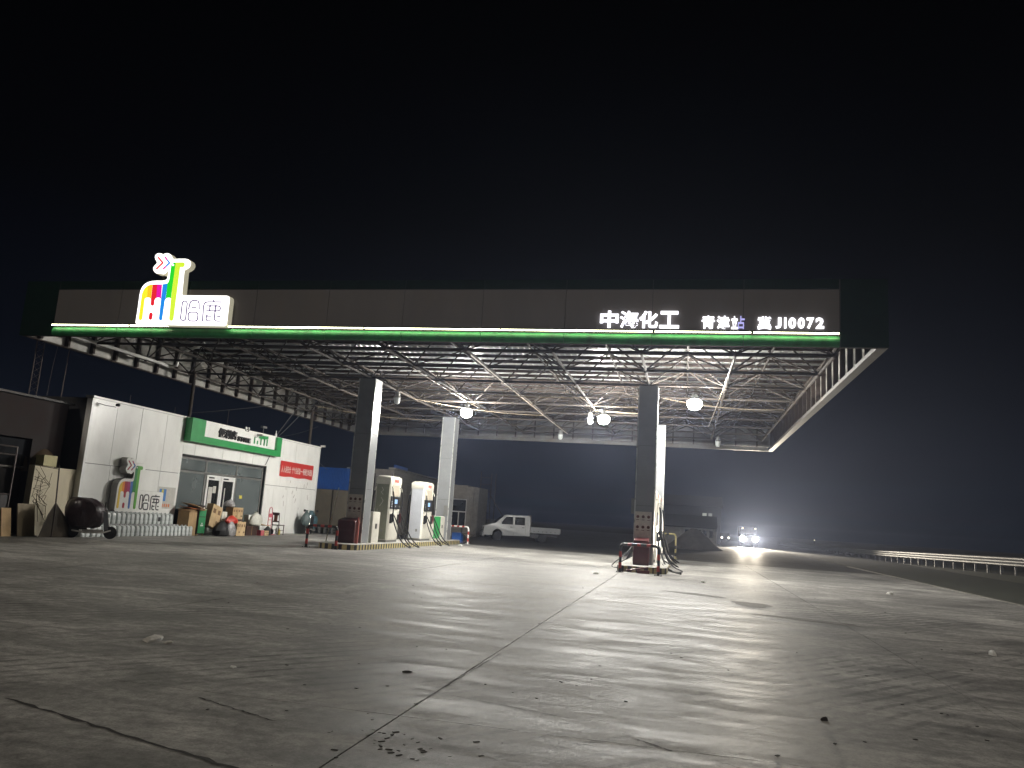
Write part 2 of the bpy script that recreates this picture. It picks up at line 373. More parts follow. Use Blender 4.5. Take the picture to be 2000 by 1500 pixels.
def ragged(p0, p1, w, n, amp, z, seed):
    rnd = random.Random(seed); a, b = Vector((*p0, 0)), Vector((*p1, 0)); d = (b-a); nrm = Vector((-d.y, d.x, 0)).normalized(); L, Rr = [], []
    for i in range(n+1):
        c = a+d*i/n+nrm*rnd.uniform(-amp, amp); h = w*rnd.uniform(.25, 1)*.5
        if i in (0, n): h = .002
        L.append(c+nrm*h); Rr.append(c-nrm*h)
    s = MB()
    for i in range(n): s.add([(L[i].x, L[i].y, z), (L[i+1].x, L[i+1].y, z), (Rr[i+1].x, Rr[i+1].y, z), (Rr[i].x, Rr[i].y, z)], [(0, 1, 2, 3)])
    return s
for p0, p1, w_, a_, sd in (((-4.72, 5.06), (-2.1, 4.24), .05, .012, 1), ((-2.6, 6.95), (-.9, 6.45), .012, .01, 2), ((-.31, 6.07), (-.05, 5.86), .03, .01, 3),
                           ((.25, 5.75), (.75, 5.45), .012, .01, 4), ((-3.6, 5.7), (-2.75, 5.35), .022, .01, 5), ((-2.05, 6.3), (-1.98, 9.0), .02, .008, 6)):
    part('crack', ragged(p0, p1, w_, 26, a_, .003, sd), M['tar'], ap)
# wet patch
rnd = random.Random(3)
def blob(cx, cy, rx, ry, z, seed, rot=0, n=26):
    q = random.Random(seed); ph = [q.uniform(0, 6.28) for _ in range(4)]; pts = []
    for i in range(n):
        t = 2*math.pi*i/n; k = 1+.18*math.sin(2*t+ph[0])+.12*math.sin(3*t+ph[1])+.08*math.sin(5*t+ph[2])
        x, y = rx*k*math.cos(t), ry*k*math.sin(t); pts.append((cx+x*math.cos(rot)-y*math.sin(rot), cy+x*math.sin(rot)+y*math.cos(rot)))
    return flat_patch(pts, z)
for k, (cx, cy_, rx, ry, ro) in enumerate(((.25, 19.9, .75, .28, -.35), (1.45, 18.3, .5, .45, -.9), (2.3, 15.9, .8, .25, -.3))):
    o = structure('wet_patch', blob(cx, cy_, rx, ry, .004+k*.001, 11+k, ro), M['foil'])
# scattered grit and crumbs on the slabs
gr = MB()
for i in range(170):
    a = random.random(); y = 3.6+22*a**1.8; x = random.uniform(-.55, .45)*y-.08*y
    s_ = random.uniform(.003, .010); ro = random.uniform(0, 3)
    Mx = Matrix.Translation((x, y, 0)) @ Matrix.Rotation(ro, 4, 'Z')
    gr.box(-s_*1.6, s_*1.6, -s_, s_, .001, s_*.6, Mx)
for (cx, cy_, n_, sp) in ((-1.75, 5.2, 34, .45), (-.9, 4.75, 30, .35), (.0, 4.9, 16, .3)):
    for i in range(n_):
        s_ = random.uniform(.004, .013); Mx = Matrix.Translation((random.gauss(cx, sp*.5), random.gauss(cy_, sp*.35), 0)) @ Matrix.Rotation(random.uniform(0, 3), 4, 'Z')
        gr.box(-s_*1.8, s_*1.8, -s_*.6, s_*.6, .001, s_*.4, Mx)
o = link('grit', gr.mesh('grit', M['stone'])); o['kind'] = 'stuff'; o['label'] = 'dark crumbs and grit scattered over the concrete forecourt'
def litter(x, y, s_, mat, seed, label, thick=.03, name='litter', cat='litter'):
    q = random.Random(seed); mb = MB(); n = 7; rings = []
    for z, k in ((0.002, 1), (thick*.6, .9), (thick, .45)):
        rings.append([Vector((s_*k*(1+.35*math.sin(i*2.1+seed))*math.cos(2*math.pi*i/n), s_*.55*k*(1+.3*math.cos(i*1.7+seed))*math.sin(2*math.pi*i/n), z+q.uniform(0, thick*.3) if z > .01 else z)) for i in range(n)])
    mb.loft(rings); return single(name, mb, mat, label, cat, loc=(x, y, 0), rz=q.uniform(0, 3))
litter(-5.43, 7.65, .17, M['litter'], 2, 'crumpled pale wrapper lying flat on the concrete at left foreground', .03, 'wrapper', 'litter')
litter(-5.2, 7.58, .07, M['litter'], 4, 'small torn scrap beside the crumpled wrapper at left', .02, 'wrapper', 'litter')
litter(-4.0, 6.84, .06, M['white'], 5, 'small white paper strip on concrete left of centre', .01, 'paper_scrap', 'litter')
litter(4.38, 13.09, .07, M['white'], 6, 'tiny white crumpled paper on the darker concrete at far right', .06, 'paper_scrap', 'litter')
litter(1.18, 7.39, .028, M['stone'], 7, 'single black pebble on the concrete at lower right', .03, 'pebble', 'stone')
litter(-2.54, 7.46, .04, M['stone'], 8, 'dark flattened scrap just left of the long slab joint', .015, 'rubber_scrap', 'litter')
litter(.55, 24.5, .10, M['white'], 9, 'white scrap on bright concrete to the right of the front right island', .05, 'paper_scrap', 'litter')
litter(6.0, 26, .12, M['white'], 10, 'white scrap on concrete out towards the guardrail', .06, 'paper_scrap', 'litter')
litter(-2.6, 24.6, .10, M['white'], 12, 'white scrap in front of and left of the right pump island', .05, 'paper_scrap', 'litter')
litter(-10.9, 38.5, .14, M['white'], 13, 'white rag on the concrete beside the rear kerb of the left island', .07, 'rag', 'litter')

# ------------------------------------------------------------------ canopy
XL, XR, YF, YB, ZB, ZT = -21.38, 4.92, 21.06, 48.59, 6.37, 8.19
can = thing('canopy', 'wide flat filling station canopy with green edged fascia and open steel truss underside', 'canopy', ((XL+XR)/2, (YF+YB)/2, 0))
FRF = lambda u, v, n: Vector((u, YF-n, v))                            # the front fascia: n towards the camera
for (a, b) in [(XL, -20.13)] + [(3.78, XR)]:
    s = MB(); s.box(a, b, YF-.05, YF+.02, ZB, ZT-.004); part('corner_panel', s, M['dgreen'], can)
pn = 10; pw = (3.75+20.1)/pn
for k in range(pn):
    a = -20.1+k*pw+.006; b = -20.1+(k+1)*pw-.006
    s = MB(); s.box(a, b, YF-.07, YF-.03, 6.74, 7.895); part('fascia_panel', s, M['fwhite'], can)
    s = MB(); s.box(a, b, YF-.045, YF+.01, 7.92, ZT); part('top_trim', s, M['dgreen'], can)
    # rounded green band under the light strip
    prof = [(.02, 6.655), (.055, 6.64), (.10, 6.58), (.115, 6.50), (.10, 6.43), (.05, 6.38), (.0, ZB)]
    s = MB(); s.loft([[FRF(u, v, n) for n, v in prof] for u in (a, b)]); part('green_band', s, M['fgreen'], can, True)
s = MB(); s.box(-20.13, 3.78, YF-.028, YF+.02, ZB+.01, ZT-.01); part('fascia_backing', s, M['gap'], can)
s = MB(); s.box(-20.15, 3.79, YF-.19, YF-.02, 6.715, 6.738); part('light_ledge', s, M['dgreen'], can)
led = thing('light_strip', 'glowing warm white strip light along the bottom of the canopy fascia', 'light strip', (-8.2, YF-.1, 6.68))
x = -20.1; q = random.Random(5)
stops = [-20.1, -17.2, -13.1, -9.3, -5.2, -.95, 1.6, 3.77]
for a, b in zip(stops[:-1], stops[1:]):
    s = MB(); s.box(a+.02, b-q.choice((.0, .01, .05)), YF-.168, YF-.135, 6.686, 6.713); part('tube_light', s, M['led'], led)
# other three sides
s = MB(); s.box(XL, XL+.03, YF+.03, YB, ZB+.052, ZT); part('side_fascia', s, M['inner'], can)
s = MB(); s.box(XR-.03, XR, YF+.03, YB, ZB+.25, ZT); part('side_fascia', s, M['inner'], can)
s = MB(); s.box(XL+.04, XR-.04, YB-.03, YB, ZB+.25, ZT); part('rear_fascia', s, M['edge'], can)
s = MB(); s.box(XL-.02, XL+.10, YF+.03, YB, ZB, ZB+.05); part('edge_trim', s, M['purlin'], can)
s = MB(); s.box(XR-.16, XR, YF+.03, YB, ZB, ZB+.22); s.box(XR-.26, XR-.16, YF+.03, YB, ZB, ZB+.05); part('edge_trim', s, M['edge'], can)
s = MB(); s.box(XL+.25, XR-.27, YB-.14, YB, ZB, ZB+.22); part('edge_trim', s, M['edge'], can)
s = MB(); s.box(XL+.04, XR-.04, YF+.05, YF+.12, ZB, ZB+.08); s.box(XL+.04, XR-.04, YF+.05, YF+.10, 7.3, 7.4); part('front_angle', s, M['purlin'], can)
st = MB(); st.box(-.04, .04, -.04, .04, 0, 1.45); stm = st.mesh('stud', M['purlin'])
stw = MB(); stw.box(-.02, .13, -.05, .05, 0, 1.5); stwm = stw.mesh('stud', M['purlin'])
def lk(name, me, p, mat4):
    o = link(name, me, can); o.matrix_basis = Matrix.Translation(-Vector(can.location)) @ mat4 @ Matrix.Translation(Vector(p)) if False else Matrix.Translation(Vector(p)-Vector(can.location)) @ mat4; return o
I4 = Matrix.Identity(4)
for k in range(23):
    y = YF+.7+k*1.2
    lk('stud', stwm, (XL+.05, y, ZB+.06), I4); lk('stud', stwm, (XR-.05, y, ZB+.22), Matrix.Rotation(math.pi, 4, 'Z'))
for k in range(21):
    lk('stud', stm, (XL+1+k*1.22, YB-.08, ZB+.22), I4)
for k in range(21):
    lk('stud', stm, (XL+1+k*1.22, YF+.09, ZB+.1), I4)
# roof sheets, ribs run front to back
ns = 11; sw = (XR-XL-.12)/ns
prof = []
npitch = 10; p_ = sw/npitch
for i in range(npitch):
    x0 = i*p_; prof += [(x0, 0), (x0+p_*.62, 0), (x0+p_*.72, .035), (x0+p_*.90, .035)]
prof.append((sw, 0))
s = MB()
yl = YB-YF-.12
for i in range(len(prof)-1):
    (a, za), (b, zb) = prof[i], prof[i+1]
    s.add([(a, 0, za), (b, 0, zb), (b, yl, zb), (a, yl, za)], [(0, 1, 2, 3)])
rsm = s.mesh('roof_sheet', M['roof'])
for k in range(ns): lk('roof_sheet', rsm, (XL+.06+k*sw, YF+.06, 7.90+.004*(k % 2)), I4)
s = MB(); s.box(-(XR-XL-.2)/2, (XR-XL-.2)/2, -.03, .03, 0, .12); pm = s.mesh('purlin', M['purlin'])
for k in range(27): lk('purlin', pm, ((XL+XR)/2, YF+.45+k*1.03, 7.76), I4)
# space frame
def unit_tube(r, seg, mat, name):
    s = MB(); s.loft([[Vector((r*math.cos(2*math.pi*k/seg), r*math.sin(2*math.pi*k/seg), z)) for k in range(seg)] for z in (0, 1)]); return s.mesh(name, mat, smooth=True)
tube_b = unit_tube(.045, 8, M['truss'], 'bottom_chord'); tube_t = unit_tube(.036, 6, M['truss'], 'top_chord'); tube_s = unit_tube(.028, 6, M['truss'], 'strut')
def span(name, me, a, b):
    a, b = Vector(a), Vector(b); d = b-a; q = d.to_track_quat('Z', 'Y').to_matrix().to_4x4()
    return lk(name, me, a, q @ Matrix.Diagonal((1, 1, d.length, 1)))
px_, py_ = 2.745, 2.8
BX = [-1.43+px_*i for i in range(-7, 3)]; BY = [29.07+py_*j for j in range(-2, 7)]
TX = [max(XL+.35, min(XR-.35, -1.43+px_*(i+.5))) for i in range(-8, 3)]; TY = [max(YF+.35, 29.07+py_*(j+.5)) for j in range(-3, 7)]
zb_, zt_ = 6.68, 7.55
for y in BY: span('bottom_chord', tube_b, (BX[0], y, zb_), (BX[-1], y, zb_))
for x in BX: span('bottom_chord', tube_b, (x, BY[0], zb_), (x, BY[-1], zb_))
for y in TY: span('top_chord', tube_t, (TX[0], y, zt_), (TX[-1], y, zt_))
for x in TX: span('top_chord', tube_t, (x, TY[0], zt_), (x, TY[-1], zt_))
s = MB(); s.lathe([(.02, -.085), (.06, -.06), (.085, 0), (.06, .06), (.02, .085)], 8); nb = s.mesh('node', M['truss'], smooth=True)
segs = []
for i, x in enumerate(BX):
    for j, y in enumerate(BY):
        lk('node', nb, (x, y, zb_), I4)
        for tx in (TX[i], TX[i+1]):
            for ty in (TY[j], TY[j+1]): segs.append(((x, y, zb_), (tx, ty, zt_)))
segs.sort(key=lambda t: (Vector(t[0])-Vector((0, 0, 1.5))).length)
for a, b in segs[:296]: span('strut', tube_s, a, b)
s = MB()
for a, b in segs[296:]: s.tube([a, b], .028, 5)
o = part('strut_far', s, M['truss'], can); o['kind'] = 'stuff'; o.name = 'struts_behind'
up = MB()
for x in TX:
    for y in TY: up.tube([(x, y, zt_), (x, y, 7.76)], .03, 6); up.box(x-.07, x+.07, y-.07, y+.07, 7.70, 7.72)
o = part('purlin_posts', up, M['truss'], can, kind='stuff')
tn = MB()
for x in TX:
    for y in TY:
        Mx = Matrix.Translation((x, y, zt_)); tn.lathe([(.02, -.07), (.07, 0), (.02, .07)], 6, Mx)
o = part('top_nodes', tn, M['truss'], can, kind='stuff')
# conduits and slack cables under the truss
def sag(a, b, d, n=10):
    a, b = Vector(a), Vector(b); return [a.lerp(b, i/n)-Vector((0, 0, d*4*(i/n)*(1-i/n))) for i in range(n+1)]
for a, b, d, r_ in (((-12.1, 30.6, 6.6), (-3.6, 31.9, 6.6), .12, .018), ((-12.1, 31.0, 6.6), (-9.7, 31.9, 6.58), .10, .02), ((-12.0, 33.0, 6.5), (-6.9, 37.5, 6.55), .15, .015), ((-1.0, 31.5, 6.6), (3.8, 33.5, 6.6), .15, .02),
                    ((-12.4, 40.4, 6.5), (-18.5, 36.5, 6.5), .2, .015), ((-4.2, 35.5, 6.6), (-1.4, 36.3, 6.6), .02, .03), ((-4.2, 34.0, 6.6), (-1.4, 34.2, 6.6), .02, .03), ((-9.7, 26.3, 6.6), (-9.7, 37.5, 6.6), .06, .015), ((-6.9, 24, 6.62), (-6.9, 45.9, 6.62), .05, .018), ((1.3, 24, 6.62), (1.0, 40, 6.62), .05, .018)):
    s = MB(); s.tube(sag(a, b, d), r_, 6); part('cable', s, M['bamber'], can, True)
# drain pipe near the left front corner
s = MB(); s.tube([(-20.7, 22.2, 6.72), (-20.2, 26.3, 6.62), (-20.1, 26.9, 6.56), (-19.8, 27.0, 6.6), (-19.7, 27.0, 7.1), (-18.6, 26.9, 7.5)], .06, 8); part('drain_pipe', s, M['white'], can, True)

# posts standing on the shop roof that hold the left edge
def post(x, y, z0, z1, r_, label):
    s = MB(); s.tube([(x, y, z0), (x, y, z1)], r_, 10); s.box(x-.14, x+.14, y-.14, y+.14, z0, z0+.02); s.box(x-.14, x+.14, y-.14, y+.14, z1-.02, z1)
    single('steel_post', s, M['truss'], label, 'post', 'steel posts between shop roof and canopy', True, off=(x, y, z0))
post(-20.3, 28.95, 4.72, 6.66, .075, 'slim steel post holding the canopy above the left end of the green shop sign')
post(-20.3, 39.85, 4.72, 6.66, .085, 'steel post holding the canopy above the far right corner of the shop')

# ------------------------------------------------------------------ logo shapes (local metres)
def LG(cx, cy): return (2.25888e-3*cx+3.1428e-4*cy-17.7078, -2.09387e-3*cy+9.40484)
OUT = [(188, 1262), (200, 1282), (226, 1292), (900, 1302), (1568, 1306), (1592, 1290), (1602, 1262), (1625, 1080), (1648, 905), (1645, 872), (1628, 850), (1598, 843), (1250, 841), (945, 838), (925, 833), (920, 815),
       (938, 640), (955, 470), (962, 455), (1000, 438), (1035, 412), (1056, 372), (1056, 335), (1040, 305), (1012, 285), (970, 274), (870, 273), (790, 277), (776, 270), (757, 232), (728, 198), (695, 184), (662, 184), (635, 193), (618, 204),
       (600, 192), (572, 183), (540, 183), (508, 196), (488, 222), (484, 252), (498, 290), (520, 325), (516, 345), (480, 380), (460, 408), (460, 442), (478, 478), (510, 502), (548, 508), (570, 498), (590, 512), (624, 520), (655, 508), (676, 484),
       (692, 462), (700, 470), (694, 530), (680, 585), (650, 608), (600, 613), (520, 612), (440, 618), (375, 636), (320, 672), (282, 720), (258, 780), (244, 850), (222, 1030)]
def cap(p0, p1, r, n=7):
    (x0, y0), (x1, y1) = p0, p1; a = math.atan2(y1-y0, x1-x0); pts = []
    for i in range(n+1): t = a+math.pi/2+math.pi*i/n; pts.append((x0+r*math.cos(t), y0+r*math.sin(t)))
    for i in range(n+1): t = a-math.pi/2+math.pi*i/n; pts.append((x1+r*math.cos(t), y1+r*math.sin(t)))
    return pts
def leg(tl, tr, b, r):                                                # straight top, round foot
    pts = [tl, tr]
    for i in range(8): t = math.pi*i/7; pts.append((b[0]+r*math.cos(t), b[1]+r*math.sin(t)))
    return pts
SHAPES = [
 ('y', [(455, 675), (420, 680), (385, 692), (345, 722), (312, 768), (292, 820), (283, 880)] + [(243, 1195)] + [(246, 1215), (262, 1228), (280, 1228), (296, 1212), (302, 1190), (335, 900), (350, 886), (372, 878), (388, 700)]),
 ('o', [(388, 694), (420, 682), (457, 676), (432, 910), (425, 892), (405, 880), (374, 878)]),
 ('r', [(460, 676), (530, 674), (516, 885), (500, 900), (490, 920), (486, 980), (476, 998), (456, 1007), (438, 998), (430, 980), (434, 920)]),
 ('m', [(532, 674), (608, 674), (590, 905), (583, 890), (565, 880), (540, 878), (518, 884)]),
 ('r', cap((437, 1135), (428, 1193), 28)),
 ('b', [(618, 672), (690, 660), (664, 905), (650, 925), (642, 1000), (613, 1205), (604, 1225), (588, 1230), (570, 1222), (562, 1200), (592, 910), (600, 850)]),
 ('g', [(692, 658), (712, 630), (722, 590), (750, 372), (762, 350), (790, 334), (818, 334), (745, 890), (720, 880), (690, 882), (668, 900)]),
 ('l', [(820, 333), (940, 333), (958, 345), (962, 370), (955, 395), (938, 408), (893, 408), (885, 440), (790, 1190), (782, 1218), (765, 1232), (742, 1232), (726, 1220), (722, 1198), (748, 890)]),
 ('r', cap((545, 255), (615, 335), 13)+[]), ('r', cap((615, 338), (520, 430), 13)),
 ('m', cap((655, 253), (683, 290), 13)), ('b', cap((690, 298), (722, 338), 13)), ('b', cap((722, 341), (672, 388), 13)), ('m', cap((664, 396), (628, 430), 13))]
def arc(cx, cy, rx, ry, a0, a1, n=6): return [(cx+rx*math.cos(R(a0+(a1-a0)*i/n)), cy+ry*math.sin(R(a0+(a1-a0)*i/n))) for i in range(n+1)]
ring1 = arc(962, 968, 38, 38, 180, 360, 8)+arc(937, 1188, 40, 38, 0, 180, 8); ring1.append(ring1[0])
ring2 = arc(1058, 1140, 42, 42, 180, 270)+arc(1130, 1140, 35, 42, 270, 360)+arc(1122, 1188, 38, 44, 0, 90)+arc(1055, 1188, 40, 44, 90, 180); ring2.append(ring2[0])
STROKES = [ring1, [(1020, 1062), (1040, 975), (1050, 945), (1075, 925), (1105, 920), (1140, 920), (1168, 932), (1182, 965), (1183, 1062)], [(1070, 1031), (1138, 1031)], ring2,
  [(1233, 1240), (1250, 1010), (1262, 970), (1285, 948), (1320, 942), (1530, 943)], [(1398, 908), (1412, 940)], [(1300, 1003), (1470, 1003), (1497, 1012), (1508, 1038), (1495, 1066), (1470, 1077), (1290, 1077)],
  [(1352, 985), (1342, 1076)], [(1438, 985), (1412, 1190), (1420, 1218), (1445, 1229), (1500, 1229)], [(1302, 1128), (1288, 1195), (1296, 1220), (1320, 1228), (1362, 1228)], [(1300, 1156), (1370, 1156)], [(1455, 1158), (1506, 1158)]]
def ribbon(pts, w_):
    L, Q = [], []
    P = [Vector(p) for p in pts]; closed = (P[0]-P[-1]).length < 1e-6; n = len(P)
    for i in range(n):
        a = P[i-1] if i > 0 else (P[-2] if closed else P[0]); b = P[i+1] if i < n-1 else (P[1] if closed else P[-1])
        d = (b-a).normalized(); nr = Vector((-d.y, d.x))*w_/2; L.append(P[i]+nr); Q.append(P[i]-nr)
    return L, Q
def build_logo(root, fr, tr, depth, side, face, cols, ink, wstroke, eye):
    """fr maps (u,v,n), tr maps drawing units to (u,v)"""
    s = MB(); s.prism([tr(*p) for p in OUT], fr, 0, depth); o = part('light_box', s, side, root)
    cxm = sum(p[0] for p in OUT)/len(OUT); s = MB()
    P = [Vector(p) for p in OUT]; ins = []
    n = len(P)
    for i in range(n):
        d = (P[(i+1) % n]-P[i-1]).normalized(); ins.append((P[i].x-d.y*-6*-1, P[i].y+d.x*-6*-1) if False else (P[i].x+d.y*4, P[i].y-d.x*4))
    s.prism([tr(*p) for p in ins], fr, depth+.001, depth+.012); part('face', s, face, root)
    for k, poly in SHAPES:
        s = MB(); s.prism([tr(*p) for p in poly], fr, depth+.013, depth+.02); part('stripe', s, cols[k], root)
    for st_ in STROKES:
        L, Q = ribbon(st_, wstroke); s = MB()
        for i in range(len(L)-1):
            vs = [fr(*tr(*p), depth+.02) for p in (L[i], L[i+1], Q[i+1], Q[i])] + [fr(*tr(*p), depth+.013) for p in (L[i], L[i+1], Q[i+1], Q[i])]
            s.add(vs, [(0, 1, 2, 3), (7, 6, 5, 4), (0, 4, 5, 1), (2, 6, 7, 3)])
        part('character_stroke', s, ink, root)
    s = MB(); s.prism([tr(*p) for p in arc(779, 372, 17, 17, 0, 360, 12)[:-1]], fr, depth+.021, depth+.026); part('eye', s, eye, root)
sg = thing('deer_sign', 'large lit rainbow deer sign with white surround on the canopy front, left side', 'sign', (-15.5, 20.9, 6.84))
build_logo(sg, lambda u, v, n: Vector((u, 20.985-n, v)), lambda a, b: LG(a, b), .22, M['signside'], M['face'],
           dict(y=M['ly'], o=M['lo'], r=M['lr'], m=M['lm'], b=M['lb'], g=M['lg'], l=M['ll']), M['lp'], 17, M['face'])
s = MB(); s.box(-16.4, -16.34, 21.08, 21.14, 8.0, 8.9); s.box(-15.7, -15.64, 21.08, 21.14, 8.0, 8.8); part('bracket', s, M['truss'], sg)

# ------------------------------------------------------------------ fascia lettering
tx = thing('company_lettering', 'four large glowing white characters reading 中海化工 on the canopy front', 'lettering', (-1.36, 20.95, 6.8))
for ch, u0, w_ in (('中', -2.42, .50), ('海', -1.88, .50), ('化', -1.36, .50), ('工', -.82, .52)):
    me = text_mesh(ch, .52, FRF, .10, .05, M['letter'], .008 if ch == '海' else .016, u0=u0, v0=6.80, width=w_, height=.47)
    put_text('character', me, tx)
    me = text_mesh(ch, .52, FRF, .072, .026, M['lsoft'], .010, u0=u0+.01, v0=6.81, width=w_-.02, height=.45); put_text('character_return', me, tx)
tx2 = thing('station_lettering', 'smaller glowing white characters reading 青津站 on the canopy front', 'lettering', (.8, 20.95, 6.8))
for ch, u0, w_, mt in (('青', .29, .34, 'letter'), ('津', .68, .33, 'letter'), ('立', 1.05, .17, 'letter'), ('占', 1.22, .17, 'letterdim')):
    me = text_mesh(ch, .35, FRF, .10, .04, M[mt], .009 if mt == 'letter' else .006, u0=u0, v0=6.80, width=w_, height=.35)
    put_text('character', me, tx2, 'dim violet half of the character' if mt == 'letterdim' else None)
tx3 = thing('code_lettering', 'glowing white lettering reading 冀 JI0072 at the right end of the canopy front', 'lettering', (2.5, 20.95, 6.8))
me = text_mesh('冀', .36, FRF, .10, .04, M['letter'], .008, u0=1.72, v0=6.79, width=.34, height=.35); put_text('character', me, tx3)
for ch, u0, w_ in (('J', 2.17, .14), ('I', 2.385, .05), ('0', 2.49, .185), ('0', 2.72, .17), ('7', 2.94, .18), ('2', 3.16, .20)):
    me = text_mesh(ch, .37, FRF, .10, .04, M['letter'], .016, u0=u0, v0=6.83, width=w_, height=.29); put_text('character', me, tx3)

# ------------------------------------------------------------------ columns
def column(x0, y0, label, poster, trimcol):
    w_ = .70; zt = 6.60; c = thing('canopy_column', label, 'column', (x0+w_/2, y0+w_/2, .2), group='square canopy columns')
    e_ = .012
    for nm, a in (('front', (x0+.03, x0+w_-.03, y0, y0+.03)), ('back', (x0+.03, x0+w_-.03, y0+w_-.03, y0+w_)), ('left', (x0, x0+.03, y0+.03, y0+w_-.03)), ('right', (x0+w_-.03, x0+w_, y0+.03, y0+w_-.03))):
        for z0, z1 in ((.2, 2.25), (2.26, 4.4), (4.41, zt)):
            s = MB(); s.box(*a, z0, z1); part('cladding_panel', s, M['alu'], c)
    for sx_ in (x0, x0+w_-.03):
        for sy_ in (y0, y0+w_-.03):
            s = MB(); s.box(sx_-.004, sx_+.034, sy_-.004, sy_+.034, .2, zt-.01); part('corner_trim', s, M['alutrim'], c)
    s = MB(); s.box(x0+.04, x0+w_-.04, y0+.04, y0+w_-.04, .22, zt+.02); part('core', s, M['gap'], c)
    s = MB(); s.tube([(x0+w_/2, y0+w_/2, zt), (x0+w_/2, y0+w_/2, zb_)], .10, 8); part('bearing', s, M['truss'], c)
    if poster:
        s = MB(); s.box(x0+.03, x0+w_-.08, y0-.018, y0-.006, .95, 2.04); nb_ = part('notice', s, M['notice'], c)
        rn = random.Random(int(x0*10)); s = MB()
        for r_ in range(2):
            for k in range(3):
                cx, cz = x0+.13+k*.19, 1.86-r_*.36; pts = arc(cx, cz, .055, .055, 0, 360, 10)[:-1]
                s.prism(pts, lambda u, v, n: Vector((u, y0-.018-n, v)), .0, .003)
                s.box(cx-.05, cx+.05, y0-.0205, y0-.018, cz-.12, cz-.10)
        p = part('symbol', s, M['maroon'], nb_)
    return c
CL = [column(-12.76, 28.72, 'front left canopy column, dark towards the camera, behind the red cabinet', 1, 0), column(-1.78, 28.72, 'front right canopy column on the small island by the red and black hoop', 1, 0),
      column(-12.76, 39.92, 'rear left canopy column, light grey, behind the two fuel dispensers', 0, 0), column(-1.78, 39.92, 'rear right canopy column, brightly lit and mostly hidden by the front right one', 0, 0)]
# small yellow and red reflections / junction box on right column
s = MB(); s.box(-1.92, -1.79, 29.0, 29.12, 1.95, 2.5); single('junction_box', s, M['gframe'], 'slim grey junction box on the left side of the front right column', 'electrical box', off=(-1.85, 29.06, 1.95))
s = MB(); s.box(-12.3, -12.08, 39.86, 39.912, 1.45, 1.95); single('meter_box', s, M['gframe'], 'grey meter box on the face of the rear left column', 'electrical box', off=(-12.2, 39.9, 1.45))

# ------------------------------------------------------------------ pump islands
def island(x0, x1, y0, y1, label):
    r_ = .42; pts = []
    for cx, cy_, a0 in ((x1-r_, y0+r_, -90), (x1-r_, y1-r_, 0), (x0+r_, y1-r_, 90), (x0+r_, y0+r_, 180)):
        pts += arc(cx, cy_, r_, r_, a0, a0+90, 6)
    # resample the outline evenly so the painted stripes have one width
    P = [Vector(p) for p in pts]; P.append(P[0]); out = []; acc = 0; step = .135
    for a, b in zip(P[:-1], P[1:]):
        L = (b-a).length
        while acc < L: out.append(a.lerp(b, acc/L)); acc += step
        acc -= L
    t = thing('pump_island', label, 'kerb', ((x0+x1)/2, y0, 0))
    s = MB(); n = len(out)
    cen = Vector(((x0+x1)/2, 0))
    for i in range(n):
        a, b = out[i], out[(i+1) % n]; s.k = 0 if (i % 3) < 2 and (i//1) % 3 != 2 else 1
        s.k = 1 if i % 2 else 0
        s.add([(a.x, a.y, 0), (b.x, b.y, 0), (b.x, b.y, .185), (a.x, a.y, .185)], [(0, 1, 2, 3)])
    part('striped_kerb', s, [M['yellow'], M['kblack']], t)
    s = MB(); s.loft([[Vector((p.x, p.y, z)) for p in out] for z in (.186, .2)]); part('island_top', s, M['ktop'], t)
island(-13.15, -11.62, 27.1, 41.35, 'long left pump island with black and yellow striped kerb under two dispensers')
island(-2.22, -.55, 27.15, 41.6, 'right pump island with striped kerb under the right column, seen end on')

